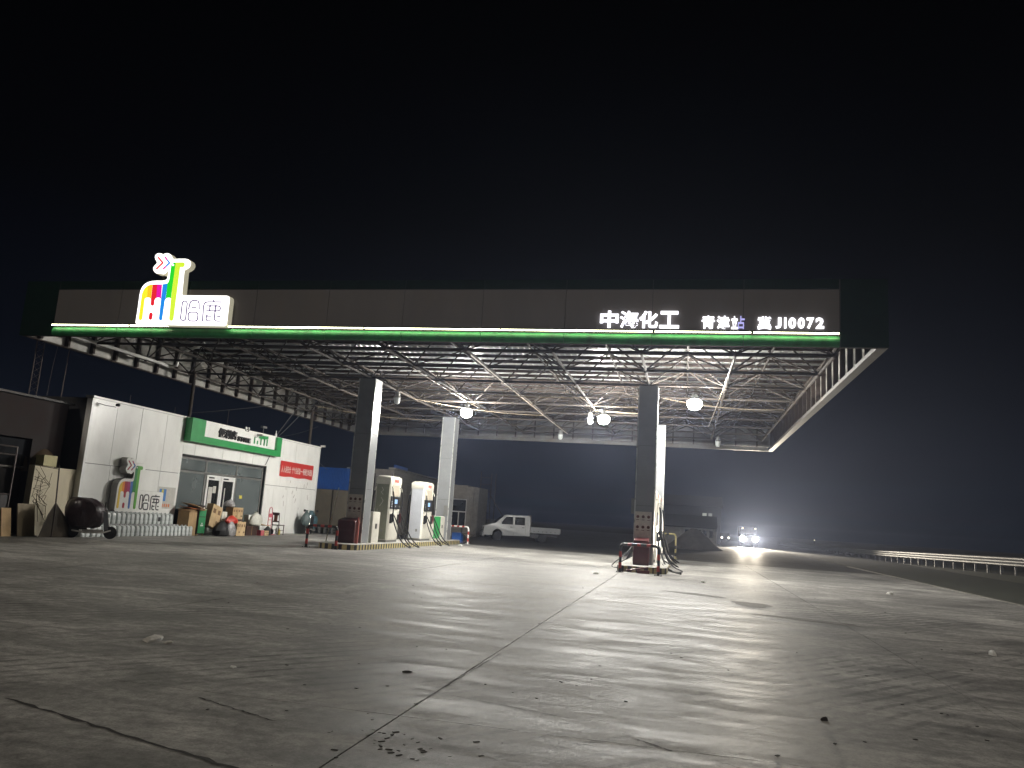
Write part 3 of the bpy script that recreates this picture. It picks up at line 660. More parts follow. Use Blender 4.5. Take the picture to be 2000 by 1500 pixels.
# ------------------------------------------------------------------ fuel dispensers
def hose(pts, r_=.022): s = MB(); s.tube(pts, r_, 7); return s
def smooth_pts(P, n=8):
    P = [Vector(p) for p in P]; out = []
    for i in range(len(P)-1):
        p0, p1, p2, p3 = P[max(i-1, 0)], P[i], P[i+1], P[min(i+2, len(P)-1)]
        for k in range(n):
            t = k/n; out.append(.5*((2*p1)+(p2-p0)*t+(2*p0-5*p1+4*p2-p3)*t*t+(3*p1-p0-3*p2+p3)*t**3))
    out.append(P[-1]); return out
def dispenser(x0, y0, L, label, sidemat, sidelabel, zig):
    """body .65 wide in X, L long in Y; display sides face +X and -X"""
    w_ = .65; H = 2.74; t = thing('fuel_dispenser', label, 'fuel pump', (x0+w_/2, y0+L/2, .2))
    P = lambda nm, s, m_, sm=False, lb=None: part(nm, s, m_, t, sm, lb, world=False)
    hx, hy = w_/2, L/2
    s = MB(); s.cbox(-hx, hx, -hy, hy, .10, H-.16, .05); body = P('body', s, M['cream'])
    s = MB(); s.loft([[Vector((a*(hx-i), b*(hy-i), z)) for a, b in ((-1, -.92), (-.92, -1), (.92, -1), (1, -.92), (1, .92), (.92, 1), (-.92, 1), (-1, .92))] for z, i in ((H-.34, -.015), (H-.12, -.02), (H-.05, .01), (H, .08))]); P('crown', s, M['cream'], True)
    s = MB(); s.box(-hx+.02, hx-.02, -hy+.02, hy-.02, 0, .10); P('plinth', s, M['gframe'])
    s = MB(); s.box(-hx+.05, hx-.05, -hy-.02, -hy-.002, .12, H-.36); sp = P('side_panel', s, sidemat, False, sidelabel)
    s = MB(); s.box(-hx+.36, -hx+.46, -hy-.024, -hy-.021, .42, .54); o = link('vent', s.mesh('vent', M['gframe']), sp)
    if zig:
        q = random.Random(9); s = MB(); zz = 2.25; xx = -.05
        for i in range(13):
            nx = xx+q.choice((-1, 1))*q.uniform(.03, .11); nx = max(-.18, min(.18, nx)); nz = zz-q.uniform(.09, .2)
            if i % 4 != 3:
                s.add([(xx-.012, -hy-.022, zz), (xx+.012, -hy-.022, zz), (nx+.012, -hy-.022, nz), (nx-.012, -hy-.022, nz)], [(0, 1, 2, 3)])
            xx, zz = nx, nz
        link('scratch', s.mesh('scratch', M['cream']), sp)
    for sd in (1, -1):
        fx = lambda a, b: (sd*(hx+a), sd*(hx+b))
        s = MB(); s.box(*fx(.004, .012), -hy+.22, hy-.22, 1.92, 2.36); P('recess_panel', s, M['beige'])
        s = MB(); s.box(*fx(.004, .035), -hy+.10, hy-.16, 1.38, 1.90); dp = P('display', s, M['black'])
        s = MB(); s.box(*fx(.036, .040), -.10, .20, 1.60, 1.78); link('screen', s.mesh('screen', M['screen']), dp)
        s = MB()
        for k in range(4): s.box(*fx(.036, .040), -hy+.16, -hy+.24, 1.46+k*.07, 1.49+k*.07)
        s.box(*fx(.036, .040), .0, .06, 1.46, 1.52)
        link('key', s.mesh('key', M['bluewhite']), dp)
        s = MB(); s.box(*fx(.004, .012), -hy+.12, hy-.12, .16, 1.20); P('lower_door', s, M['cream'])
        if sd == 1:
            me = text_mesh('自助加油', .15, lambda u, v, n: Vector((hx+.021+n, u, v)), 0, .004, M['redtext'], .003, u0=-.30, v0=H-.27, width=.55); link('lettering', me, t)
        for k, yy in enumerate((-hy+.20, hy-.20)):
            # nozzle in its boot
            s = MB(); s.box(*fx(.01, .09), yy-.05, yy+.05, .78, 1.16); bt = P('nozzle_boot', s, M['black'])
            s = MB(); s.tube([(sd*(hx+.10), yy, 1.20), (sd*(hx+.13), yy, 1.05), (sd*(hx+.12), yy, .82)], .03, 7); s.tube([(sd*(hx+.10), yy, 1.0), (sd*(hx+.17), yy, .95)], .02, 6); P('nozzle', s, M['firered'] if k else M['black'], True)
            oy = -.06 if k == 0 else .10
            top = (sd*(hx+.06), yy+oy, 2.22)
            s = MB(); s.tube([(sd*(hx-.02), yy+oy, 2.32), top, (sd*(hx+.09), yy+oy*1.2, 2.08)], .026, 7, .7); P('hose_guide', s, M['cream'], True)
            dr = .25+.25*k
            P('hose', hose(smooth_pts([(sd*(hx+.085), yy+oy*1.2, 2.10), (sd*(hx+.14), yy+oy, 1.7), (sd*(hx+.15), yy+oy*.6, 1.1), (sd*(hx+.24), yy+.14, .60), (sd*(hx+.46), yy+.36, .08), (sd*(hx+.62+dr*.4), yy+.62, -.165), (sd*(hx+.60+dr*.3), yy+.95, -.165),
                                            (sd*(hx+.42), yy+.85, .16), (sd*(hx+.24), yy+.42, .72), (sd*(hx+.15), yy+.12, 1.08), (sd*(hx+.12), yy, 1.16)]), .026), M['rubber'], True)
    return t
d1 = dispenser(-12.65, 31.2, 1.26, 'fuel dispenser with scratched olive side panel, next to the front left column', M['olive'], 'olive film side panel with pale scratches', True)
d2 = dispenser(-12.62, 35.5, 1.40, 'fuel dispenser with plain bluish white side, second along the left island', M['bluewhite'], None, False)
d3 = dispenser(-1.72, 31.2, 1.26, 'fuel dispenser standing behind the front right column, only its hoses showing', M['cream'], None, False)
d4 = dispenser(-1.72, 35.5, 1.40, 'farther fuel dispenser hidden behind the front right column', M['cream'], None, False)
# green and white card cabinet at the rear of the left island
t = thing('pay_cabinet', 'low green and white cabinet on the left island by the rear column', 'cabinet', (-12.3, 38.4, .2))
s = MB(); s.cbox(-12.62, -12.04, 37.5, 39.3, .2, 1.38, .02); part('body', s, M['cream'], t)
s = MB(); s.box(-12.03, -12.015, 37.55, 38.55, .3, 1.36); part('green_door', s, M['sgreen'], t)
s = MB(); s.box(-12.03, -12.015, 38.62, 39.25, .3, 1.36); part('white_door', s, M['cream'], t)
s = MB(); s.box(-12.012, -12.0, 38.8, 38.9, .8, .95); part('latch', s, M['black'], t)
t = thing('side_cabinet', 'narrow cream cabinet between the front left column and the first dispenser', 'cabinet', (-12.4, 30.1, .2))
s = MB(); s.cbox(-12.70, -12.07, 29.75, 30.5, .2, 1.42, .02); part('body', s, M['cream'], t)
s = MB(); s.box(-12.065, -12.05, 30.05, 30.2, .75, .95); part('latch', s, M['black'], t)

def fire_cabinet(x0, x1, y0, y1, label, open_=False):
    t = thing('fire_cabinet', label, 'cabinet', ((x0+x1)/2, (y0+y1)/2, .2))
    s = MB(); s.cbox(x0, x1, y0, y1, .2, 1.02, .02); part('body', s, M['firered'], t)
    s = MB(); s.loft([[Vector((x, y, z)) for x, y, z in ((x0+.02, y0-.02, 1.0), (x1-.02, y0-.02, 1.0), (x1-.02, y1, 1.10), (x0+.02, y1, 1.10))], [Vector((x, y, z+.03)) for x, y, z in ((x0+.02, y0-.02, 1.0), (x1-.02, y0-.02, 1.0), (x1-.02, y1, 1.10), (x0+.02, y1, 1.10))]]); part('lid', s, M['firered'], t)
    s = MB(); s.box(x0+.12, x1-.12, y0-.03, y0-.012, .88, .93); part('handle', s, M['firered'], t)
    me = text_mesh('消防器材', .11, lambda u, v, n: Vector((u, y0-.006-n, v)), .0, .003, M['maroon'], .002, u0=x0+.12, v0=.62, width=(x1-x0)-.24); put_text('lettering', me, t)
fire_cabinet(-12.86, -12.16, 28.22, 28.68, 'dark red fire equipment box in front of the front left column')
fire_cabinet(-1.74, -1.20, 28.22, 28.68, 'dark red fire equipment box in front of the front right column')
s = MB(); s.lathe([(.001, 0), (.06, 0), (.065, .04), (.065, .58), (.03, .66), (.028, .72), (.001, .73)], 12)
o = single('extinguisher', s, pmat('faded red tube', (.42, .12, .10), .4), 'slim faded red cylinder standing beside the left fire equipment box', 'fire extinguisher', smooth=True, loc=(-12.06, 28.28, .2))
o.scale = (1, 1, 1.35)
s = MB(); s.tube([(-13.35, 28.35, .02), (-13.12, 28.6, 2.25)], .022, 8); single('pale_stick', s, M['tan'], 'thin pale stick leaning upright at the left of the front left island', 'stick', off=(-13.3, 28.35, 0), smooth=True)

# hoop barriers
def hoop(ax, ay, bx, by, h, label, cols=('hoopblack', 'hoopred'), nb_=2, r_=.048):
    A = Vector((ax, ay, 0)); B = Vector((bx, by, 0)); t = thing('hoop_barrier', label, 'barrier', (A+B)/2)
    d = (B-A).normalized(); rc = .14
    pts = [A+Vector((0, 0, .0)), A+Vector((0, 0, h-rc))]
    for i in range(1, 6):
        a = R(90*i/5); pts.append(A+Vector((0, 0, h-rc))+d*(rc*(1-math.cos(a)))+Vector((0, 0, rc*math.sin(a))))
    q = []
    for i in range(5, -1, -1):
        a = R(90*i/5); q.append(B+Vector((0, 0, h-rc))-d*(rc*(1-math.cos(a)))+Vector((0, 0, rc*math.sin(a))))
    pts += q; pts.append(B.copy())
    s = MB(); s.tube(pts, r_, 10); part('hoop', s, M[cols[0]], t, True)
    for base in (A, B):
        for z in (.22, .58):
            s = MB(); s.tube([base+Vector((0, 0, z-.09)), base+Vector((0, 0, z+.09))], r_+.003, 10); part('band', s, M[cols[1]], t, True)
        s = MB(); s.box(base.x-.12, base.x+.12, base.y-.10, base.y+.10, 0, .012); part('foot_plate', s, M[cols[0]], t)
        s = MB()
        for sx_, sy_ in ((-1, -1), (1, 1), (1, -1), (-1, 1)): s.box(base.x+sx_*.095-.012, base.x+sx_*.095+.012, base.y+sy_*.075-.012, base.y+sy_*.075+.012, .012, .035)
        part('bolt', s, M['steel'], t)
    for k in range(3):
        c = A.lerp(B, (k+1)/4)+Vector((0, 0, h)); s = MB(); s.tube([c-d*.07, c+d*.07], r_+.003, 10); part('band', s, M[cols[1]], t, True)
hoop(-13.36, 26.83, -12.26, 26.95, .80, 'black and red striped hoop barrier in front of the left pump island')
hoop(-2.06, 26.75, -.80, 26.15, .92, 'black and red hoop barrier in front of the right pump island')
hoop(-12.6, 41.9, -11.36, 41.6, .9, 'red and white hoop barrier behind the rear end of the left island', ('white', 'hoopred'))
hoop(-2.1, 42.3, -.45, 42.2, 1.25, 'yellow hoop barrier far behind the right island', ('yellow', 'hoopblack'))
s = MB(); s.tube([(-1.85, 26.9, .06), (-1.15, 27.0, .19)], .03, 7); s.box(-1.5, -1.1, 26.8, 26.9, .0, .10); single('bent_pipe', s, M['firered'], 'short dull red pipe lying against the right island kerb', 'pipe', off=(-1.5, 26.9, 0))
# loose black hoses on the ground by the right island
s = MB(); s.tube(smooth_pts([(-1.0, 31.6, .95), (-.85, 31.2, .5), (-.55, 29.5, .06), (-.1, 27.9, .03)]), .032, 7); single('black_hose', s, M['rubber'], 'thick black hose reaching the ground right of the front right column', 'hose', off=(-.7, 30, 0), smooth=True)
s = MB(); s.tube(smooth_pts([(-.8, 30.8, .35), (-.3, 30.2, .10), (-.05, 29.4, .03), (-.35, 28.9, .03), (-.75, 29.4, .22)]), .022, 7); single('black_hose', s, M['rubber'], 'thin black hose curling on the ground right of the right island', 'hose', off=(-.5, 30, 0), smooth=True)
s = MB(); s.tube(smooth_pts([(-1.9, 31.5, .9), (-2.15, 31.0, .5), (-2.6, 30.0, .05), (-2.3, 29.0, .03), (-2.0, 28.9, .2)]), .022, 7); single('black_hose', s, M['rubber'], 'black hose drooping to the ground left of the front right column', 'hose', off=(-2.2, 30, 0), smooth=True)

# ------------------------------------------------------------------ canopy lamps
def canopy_lamp(x, y, z, lit, label):
    t = thing('canopy_lamp', label, 'lamp', (x, y, z), group='high bay lamps under the canopy')
    P = lambda nm, s, m_, sm=True: part(nm, s, m_, t, sm, world=False)
    s = MB(); s.tube([(0, 0, .30), (0, 0, 6.63-z)], .02, 6); P('rod', s, M['truss'])
    s = MB(); s.lathe([(.02, .33), (.09, .32), (.11, .26), (.11, .14), (.15, .10), (.16, .07)], 14); P('housing', s, M['gframe'])
    s = MB(); s.lathe([(.15, .07), (.26, .0), (.26, -.16), (.17, -.29), (.001, -.33)] if lit else [(.12, .07), (.13, .0), (.12, -.12), (.08, -.19), (.001, -.21)], 16); P('globe', s, M['bulb'] if lit else M['jug'])
    if lit:
        ld = bpy.data.lights.new('lamp_light', 'POINT'); ld.energy = LAMP_W; ld.color = (1.0, .965, .90); ld.shadow_soft_size = .30
        lo = bpy.data.objects.new('lamp_light', ld); C.objects.link(lo); lo.parent = t; lo.location = (0, 0, -.08)
canopy_lamp(-9.72, 33.8, 6.15, True, 'lit canopy lamp glowing white between the left island columns')
canopy_lamp(-3.62, 34.4, 6.15, True, 'lit canopy lamp just left of the front right column')
canopy_lamp(.22, 29.2, 6.15, True, 'lit canopy lamp hanging to the right of the front right column')
canopy_lamp(-11.95, 30.9, 6.12, False, 'unlit canopy lamp close to the top of the front left column')
canopy_lamp(-4.35, 35.5, 6.15, False, 'unlit canopy lamp right beside the middle lit one')
canopy_lamp(-6.9, 43.2, 6.20, False, 'small unlit canopy lamp far back, near the middle of the rear edge')
canopy_lamp(1.6, 43.5, 6.20, False, 'unlit canopy lamp at the far back right under the canopy')

# ------------------------------------------------------------------ shop
X0 = -20.0; K = 20/19.6
SY = lambda y: y*K
SZ = lambda z: 1.5+(z-1.5)*K
FS = lambda u, v, n: Vector((X0+n, SY(u), SZ(v)))
def sbox(s, y0, y1, z0, z1, n0, n1): s.box(X0+n0, X0+n1, SY(y0), SY(y1), SZ(z0) if z0 > .0 else 0.0, SZ(z1)); return s
shop = thing('shop_building', 'white panelled convenience shop with dark glass front and green sign', 'building', (X0-3, SY(31.2), 0))
s = MB()
# backing walls behind the panels, and the rest of the block
sbox(s, 22.7, 27.84, 0, 4.62, -.25, -.035); sbox(s, 34.42, 39.8, 0, 4.62, -.25, -.035); sbox(s, 27.84, 34.42, 3.2, 4.62, -.25, -.035)
s.box(X0-7, X0-.25, SY(22.7), SY(22.7)+.2, 0, SZ(4.62)); s.box(X0-7, X0-.25, SY(39.8)-.2, SY(39.8), 0, SZ(4.62)); s.box(X0-7.2, X0-7, SY(22.7), SY(39.8), 0, SZ(4.62))
part('wall', s, M['gap'], shop)
s = MB(); s.box(X0-7, X0-.25, SY(22.9), SY(39.6), SZ(4.5), SZ(4.6)); part('roof', s, M['room'], shop)
s = MB(); s.box(X0-4.2, X0-4.1, SY(26), SY(36), 0, SZ(3.3)); s.box(X0-4.0, X0-.3, SY(27.3), SY(27.5), 0, SZ(3.3)); part('inner_wall', s, M['room'], shop)
for k in range(3):
    s = MB(); s.box(X0-2.5, X0-2.0, SY(28.2+k*2.1), SY(29.7+k*2.1), 0.02, 1.5)
    for j in range(4): s.box(X0-2.0, X0-1.85, SY(28.3+k*2.1), SY(29.6+k*2.1), .2+j*.35, .23+j*.35)
    part('shelf', s, M['room'], shop)
s = MB(); sbox(s, 22.62, 39.88, 4.62, 4.69, -.3, .03); part('coping', s, M['wframe'], shop)
for a, b in ((22.6, 22.69), (39.81, 39.87)):
    s = MB(); s.box(X0-.2, X0+.02, SY(a), SY(b), 0, SZ(4.6)); part('corner_trim', s, M['wframe'], shop)
def panels(ys, z0, z1):
    for a, b in zip(ys[:-1], ys[1:]):
        s = MB(); sbox(s, a+.009, b-.009, z0+.009 if z0 > 0 else 0, z1-.009, -.03, random.uniform(-.002, .004)); part('facade_panel', s, M['panel'], shop)
panels([22.7, 23.86, 25.18, 26.62, 27.84], 2.42, 4.62)
panels([22.7, 23.92, 25.2, 26.62, 27.84], 0, 2.42)
panels([27.84, 28.62, 30.63, 32.02, 33.1, 34.42], 3.2, 3.70)
panels([27.84, 34.42], 3.70, 4.62)
panels([34.42, 35.85, 37.15, 38.5, 39.8], 2.34, 4.62)
panels([34.42, 35.3, 36.7, 38.2, 39.8], 0, 2.34)
# window reveal
s = MB(); sbox(s, 27.78, 27.84, 0, 3.2, -.24, -.034); sbox(s, 34.42, 34.50, 0, 3.2, -.24, -.034); part('reveal', s, M['panel'], shop)
s = MB(); sbox(s, 27.84, 34.42, 3.14, 3.2, -.24, -.034); part('lintel', s, M['gap'], shop)
s = MB(); sbox(s, 27.85, 34.41, 0, .10, -.3, .05); part('sill', s, M['ktop'], shop)
FR = -.20
def bar(y0, y1, z0, z1, m_='gframe', d=.05, nm='mullion', pr=shop): s = MB(); sbox(s, y0, y1, z0, z1, FR, FR+d); return part(nm, s, M[m_], pr)
bar(27.85, 27.93, .10, 3.12); bar(34.32, 34.41, .10, 3.12); bar(29.74, 29.86, .10, 3.12); bar(32.10, 32.20, .10, 3.12)
bar(27.93, 29.74, 2.50, 2.58, nm='transom'); bar(29.86, 32.10, 2.52, 2.60, nm='transom'); bar(32.20, 34.32, 2.50, 2.58, nm='transom'); bar(27.93, 34.32, 3.04, 3.12, nm='transom')
def pane(y0, y1, z0, z1, m_='glass', pr=shop, n=FR+.02): s = MB(); sbox(s, y0, y1, z0, z1, n, n+.008); return part('pane', s, M[m_], pr)
for a, b in ((27.93, 29.74), (29.86, 32.10), (32.20, 34.32)):
    pane(a+.003, b-.003, 2.603, 3.037)
pane(27.933, 29.737, .103, 2.497); pane(32.203, 34.317, .103, 2.497)
s = MB(); sbox(s, 32.22, 34.30, .13, .62, FR-.03, FR+.005); part('window_film', s, pmat('pale film', (.32, .34, .31), .6), shop)
# curtain folds behind right window
s = MB()
for k in range(5): sbox(s, 33.5+k*.15, 33.58+k*.15, .2, 2.4, FR-.08, FR-.04)
part('curtain', s, pmat('pale curtain', (.20, .21, .19), .9), shop)
s = MB(); sbox(s, 32.60, 32.82, 1.60, 1.74, FR+.03, FR+.036); part('sticker', s, M['pyel'], shop)
# double door
for a, b, nm in ((29.90, 30.97, 'door'), (30.99, 32.06, 'door')):
    s = MB(); fw_ = .13
    sbox(s, a, a+fw_, .12, 2.50, FR+.01, FR+.07); sbox(s, b-fw_, b, .12, 2.50, FR+.01, FR+.07); sbox(s, a+fw_, b-fw_, 2.30, 2.50, FR+.01, FR+.07); sbox(s, a+fw_, b-fw_, .12, .30, FR+.01, FR+.07)
    d_ = part('door', s, M['wframe'], shop)
    off = root_of(shop)
    s = MB(); sbox(s, a+fw_+.002, b-fw_-.002, .302, 2.298, FR+.03, FR+.04); o = link('pane', s.mesh('pane', M['dglass'], off), d_)
    hy_ = b-.06 if a < 30.5 else a+.10
    s = MB(); s.tube([FS(hy_+.14*(1 if a > 30.5 else -1), .55, FR+.12), FS(hy_+.14*(1 if a > 30.5 else -1), 2.0, FR+.12)], .022, 8); o = link('handle', s.mesh('handle', M['wframe'], off), d_)
    s = MB(); sbox(s, a+.15, a+.5, 2.36, 2.42, FR+.071, FR+.10); link('closer', s.mesh('closer', M['black'], off), d_)
s = MB(); sbox(s, 30.12, 30.42, 1.10, 2.0, FR+.045, FR+.05); sbox(s, 30.45, 30.68, 1.75, 2.05, FR+.045, FR+.05); part('door_notice', s, M['poster'], shop)
# facade marks on the right wall
mk = MB(); q = random.Random(21)
for (a, b) in ((36.9, 2.62), (37.6, 2.3), (36.5, 2.25), (38.4, 2.45), (38.75, 2.6), (38.65, 2.42), (37.4, 1.9), (37.6, 1.7), (36.3, 1.85), (38.9, 1.9), (36.4, 1.5), (38.0, 1.3), (37.2, 2.1)):
    l_ = q.uniform(.05, .14); an = q.uniform(.9, 2.2)
    Mx = Matrix.Translation(FS(a, b, .009)) @ Matrix.Rotation(an, 4, 'X'); mk.box(0, .002, -l_, l_, -.012, .012, Mx)
part('scuff_mark', mk, M['maroon'], shop)

# shop sign
ss = thing('shop_sign', 'green framed white sign reading 便利店 STORE over the shop door', 'sign', (X0+.2, SY(31.3), SZ(3.72)))
s = MB(); sbox(s, 27.75, 35.0, 3.72, 4.00, .02, .34); part('sign_frame', s, M['sgreen'], ss)
s = MB(); sbox(s, 27.75, 28.66, 4.003, 4.66, .02, .34); part('sign_frame', s, M['sgreen'], ss)
s = MB(); sbox(s, 34.54, 35.0, 4.003, 4.63, .02, .34); part('sign_frame', s, M['sgreen'], ss)
s = MB(); sbox(s, 28.68, 34.52, 4.006, 4.67, .02, .24); part('sign_panel', s, M['panel'], ss)
for ch, u0, w_ in (('便', 29.72, .44), ('利', 30.18, .44), ('店', 30.64, .44)):
    me = text_mesh(ch, .40, FS, .245, .07, M['black'], .012, u0=u0, v0=4.10, width=w_); put_text('character', me, ss)
for i, ch in enumerate('STORE'):
    me = text_mesh(ch, .27, FS, .245, .06, M['black'], .014, u0=31.20+i*.215, v0=4.09, width=.18); put_text('character', me, ss)
s = MB()
for k, (u, h0) in enumerate(((32.60, .30), (32.86, .16), (33.16, .30), (33.46, .30), (33.72, .30))):
    s.prism([(u, 4.12), (u+.07, 4.12), (u+.07, 4.12+h0), (u, 4.12+h0)], FS, .245, .27)
s.prism([(32.95, 4.42), (33.1, 4.55), (33.80, 4.58), (33.80, 4.44), (33.45, 4.40), (33.15, 4.40)], FS, .245, .272)
part('deer_emblem', s, M['sgreen'], ss)
# security cameras and roof bits
def camera_thing(y, z, x, label, w_=.16):
    t = thing('security_camera', label, 'camera', (x, SY(y), SZ(z)))
    s = MB(); s.box(-.05, .22, -.05, .05, -.05, .05); s.lathe([(.055, -.02), (.055, .0), (.02, .0)], 10, Matrix.Translation((.22, 0, 0)) @ Matrix.Rotation(math.pi/2, 4, 'Y')); part('body', s, M['white'], t, world=False)
    s = MB(); s.tube([(0, 0, -.04), (-.05, 0, -.10), (-.14, 0, -.12)], .02, 6); part('bracket', s, M['white'], t, world=False)
camera_thing(32.65, 4.52, X0+.40, 'small white security camera over the STORE lettering')
camera_thing(39.75, 4.72, X0+.12, 'white security camera on the far right top corner of the shop')
t = thing('wall_lamp', 'black round lamp on an arm at the top left corner of the shop wall', 'lamp', (X0, SY(23.1), SZ(4.42)))
s = MB(); s.tube([(0, -.3, .05), (.15, 0, 0), (.42, .18, -.02)], .012, 6); part('arm', s, M['black'], t, world=False)
s = MB(); s.lathe([(.001, -.05), (.06, -.04), (.085, 0), (.06, .05), (.001, .06)], 12, Matrix.Translation((.46, .2, .05))); part('head', s, M['black'], t, True, world=False)
t = thing('roof_floodlight', 'little grey floodlight on a stalk above the right end of the shop sign', 'lamp', (X0+.1, SY(33.55), SZ(4.67)))
s = MB(); s.tube([(0, 0, 0), (0, 0, .28)], .018, 6); part('stalk', s, M['gframe'], t, world=False)
s = MB(); s.box(-.06, .08, -.18, .18, .28, .37); part('head', s, M['gframe'], t, world=False)
t = thing('twin_lamp', 'pair of small white bulb lamps on the top edge of the shop sign', 'lamp', (X0+.3, SY(31.85), SZ(4.60)))
s = MB(); s.tube([(0, -.12, 0), (0, -.12, .08)], .02, 6); s.tube([(0, .12, 0), (0, .12, .08)], .02, 6); s.tube([(0, -.14, 0), (0, .14, 0)], .012, 6); part('bracket', s, M['black'], t, world=False)
for d in (-.12, .12):
    s = MB(); s.lathe([(.03, .07), (.05, .1), (.045, .17), (.001, .20)], 10, Matrix.Translation((0, d, 0))); part('bulb', s, M['white'], t, True, world=False)
s = MB(); s.lathe([(.001, 0), (.07, 0), (.06, .12), (.02, .24), (.02, .34), (.001, .34)], 10); single('roof_finial', s, M['white'], 'small pale cone fitting at the right end of the shop sign', 'fitting', loc=(X0+.1, SY(34.75), SZ(4.64)), smooth=True)
for yy, h, lb in ((24.6, .35, 'thin rod on the shop roof above the left panels'), (27.2, .30, 'thin rod on the shop roof just left of the steel post'), (30.9, .75, 'tallest thin rod on the shop roof behind the sign')):
    s = MB(); s.tube([(0, 0, 0), (0, 0, h)], .012, 6); single('roof_rod', s, M['drail'], lb, 'rod', loc=(X0-.15, SY(yy), SZ(4.68)))
# cables dropping from the canopy to the shop
for a, b, d, lb in (((-20.0, 35.6, 4.72), (-18.8, 35.9, 6.7), -.05, 'pale cable rising from the sign end up to the canopy'), ((-20.0, 35.75, 4.72), (-18.6, 36.3, 6.7), .1, 'second slack pale cable beside the one rising to the canopy'),
                    ((-19.94, 35.72, 4.72), (-19.96, 34.9, 3.3), .06, 'dark cable running down from the sign to the window corner'), ((-20.3, 29.1, 5.0), (-18.7, 34.7, 6.4), .05, 'faint wire stretched from the slim post up to the canopy'),
                    ((-20.0, 40.7, 3.9), (-21.5, 47, 3.8), .25, 'slack cable from the shop right wall towards the shed'), ((-20.3, 36.0, 4.75), (-20.3, 40.7, 5.9), .1, 'wire above the shop roof climbing to the far post')):
    s = MB(); s.tube(sag(a, b, d, 12), .014, 5); single('cable', s, M['rubber'] if 'dark' in lb or 'faint' in lb or 'wire' in lb else M['steel'], lb, 'cable', off=a, smooth=True)
# banner
bn = thing('red_banner', 'red banner with white slogan hung on the right part of the shop wall', 'banner', (X0+.02, SY(37.4), SZ(2.85)))
s = MB(); rows = []
for j in range(5):
    rows.append([FS(35.67+3.55*i/16, 3.6-(.76)*j/4-.02*math.sin(i*.9)*(j == 4), .022+.006*math.sin(i*.8+j)) for i in range(17)])
vs = [p for r_ in rows for p in r_]; s.add(vs, [(j*17+i, j*17+i+1, (j+1)*17+i+1, (j+1)*17+i) for j in range(4) for i in range(16)]); part('cloth', s, M['red'], bn, True)
for txt, u0, w_ in (('人人讲安全', 35.78, .98), ('个个会应急', 36.86, .92), ('一', 37.80, .25), ('畅通生命通道', 38.08, 1.02)):
    me = text_mesh(txt, .36, FS, .034, .004, M['bwhite'], .003, u0=u0, v0=3.03 if txt != '一' else 3.18, width=w_); put_text('lettering', me, bn)
# wall poster and rags
t = thing('wall_poster', 'blue and white poster on the wall between the deer sign and shop window', 'poster', (X0, SY(27.1), SZ(1.1)))
s = MB(); sbox(s, 26.66, 27.70, 1.02, 1.84, .006, .012); part('sheet', s, M['poster'], t)
s = MB(); sbox(s, 26.74, 27.14, 1.30, 1.76, .013, .016); part('blue_print', s, M['pblue'], t)
s = MB(); sbox(s, 26.86, 26.98, 1.45, 1.74, .017, .019); part('yellow_print', s, M['pyel'], t)
s = MB()
for k in range(6): sbox(s, 26.70+k*.13, 26.78+k*.13, 1.08, 1.20, .013, .015)
part('orange_print', s, M['orange'], t)

# deer sign on the shop wall (unlit)
wl = thing('wall_deer_sign', 'unlit rainbow deer sign box mounted low on the left shop wall', 'sign', (X0+.15, SY(25.5), SZ(.92)))
U = [LG(*p) for p in OUT]; u0_, u1_ = min(p[0] for p in U), max(p[0] for p in U); v0_, v1_ = min(p[1] for p in U), max(p[1] for p in U)
def trw(a, b):
    u, v = LG(a, b); return (24.02+(u-u0_)/(u1_-u0_)*2.55, .84+(v-v0_)/(v1_-v0_)*1.92)
build_logo(wl, lambda u, v, n: Vector((X0+.06+n, SY(u), SZ(v))), trw, .26, M['skin'], M['panel'],
           dict(y=M['py'], o=M['po'], r=M['pr'], m=M['pm'], b=M['pb'], g=M['pg'], l=M['pl']), M['black'], 26, M['white'])

# ------------------------------------------------------------------ goods in front of the shop
def jugmesh():
    s = MB(); h = .42; w_, d_ = .105, .125
    def rg(z, k): c = .03*k; return [Vector(p) for p in ((-w_*k+c, -d_*k, z), (w_*k-c, -d_*k, z), (w_*k, -d_*k+c, z), (w_*k, d_*k-c, z), (w_*k-c, d_*k, z), (-w_*k+c, d_*k, z), (-w_*k, d_*k-c, z), (-w_*k, -d_*k+c, z))]
    s.loft([rg(0, .95), rg(.02, 1), rg(.12, 1), rg(.13, .97), rg(.15, 1), rg(.30, 1), rg(.36, .80), rg(.385, .42)])
    s.k = 1; s.lathe([(.028, .38), (.03, .39), (.03, .425), (.001, .43)], 8); s.k = 0
    s.tube([(-.07, 0, .33), (-.075, 0, .395), (-.02, 0, .405)], .014, 5)
    return s.mesh('water_jug', [M['jug'], M['jugcap']], smooth=True)
jm = jugmesh()
def jug(x, y, z, lb, gp, rz=0):
    o = link('water_jug', jm); o.location = (x, y, z); o.rotation_euler = (0, 0, rz); o['label'] = lb; o['category'] = 'jug'; o['group'] = gp
    return o
q = random.Random(2)
for k in range(25): jug(-19.42+q.uniform(-.015, .015), 22.75+k*.245, 0, 'cloudy plastic water jug in the bottom row along the shop wall', 'bottom row of water jugs', R(90)+q.uniform(-.06, .06))
for k in range(21):
    if k == 17: continue
    jug(-19.62+q.uniform(-.015, .015), 22.65+k*.245, .435, 'cloudy plastic water jug in the upper row along the shop wall', 'upper row of water jugs', R(90)+q.uniform(-.06, .06))
s = MB(); s.box(-19.85, -19.5, 22.55, 28.0, 0, .43); single('jug_crates', s, M['plastic'], 'low shrink wrapped pallet the upper row of water jugs stands on', 'pallet', off=(-19.65, 25, 0))
o = jug(-19.62, 22.65+17*.245, .435, 'upper row water jug that carries a black square label', 'upper row of water jugs', R(90))
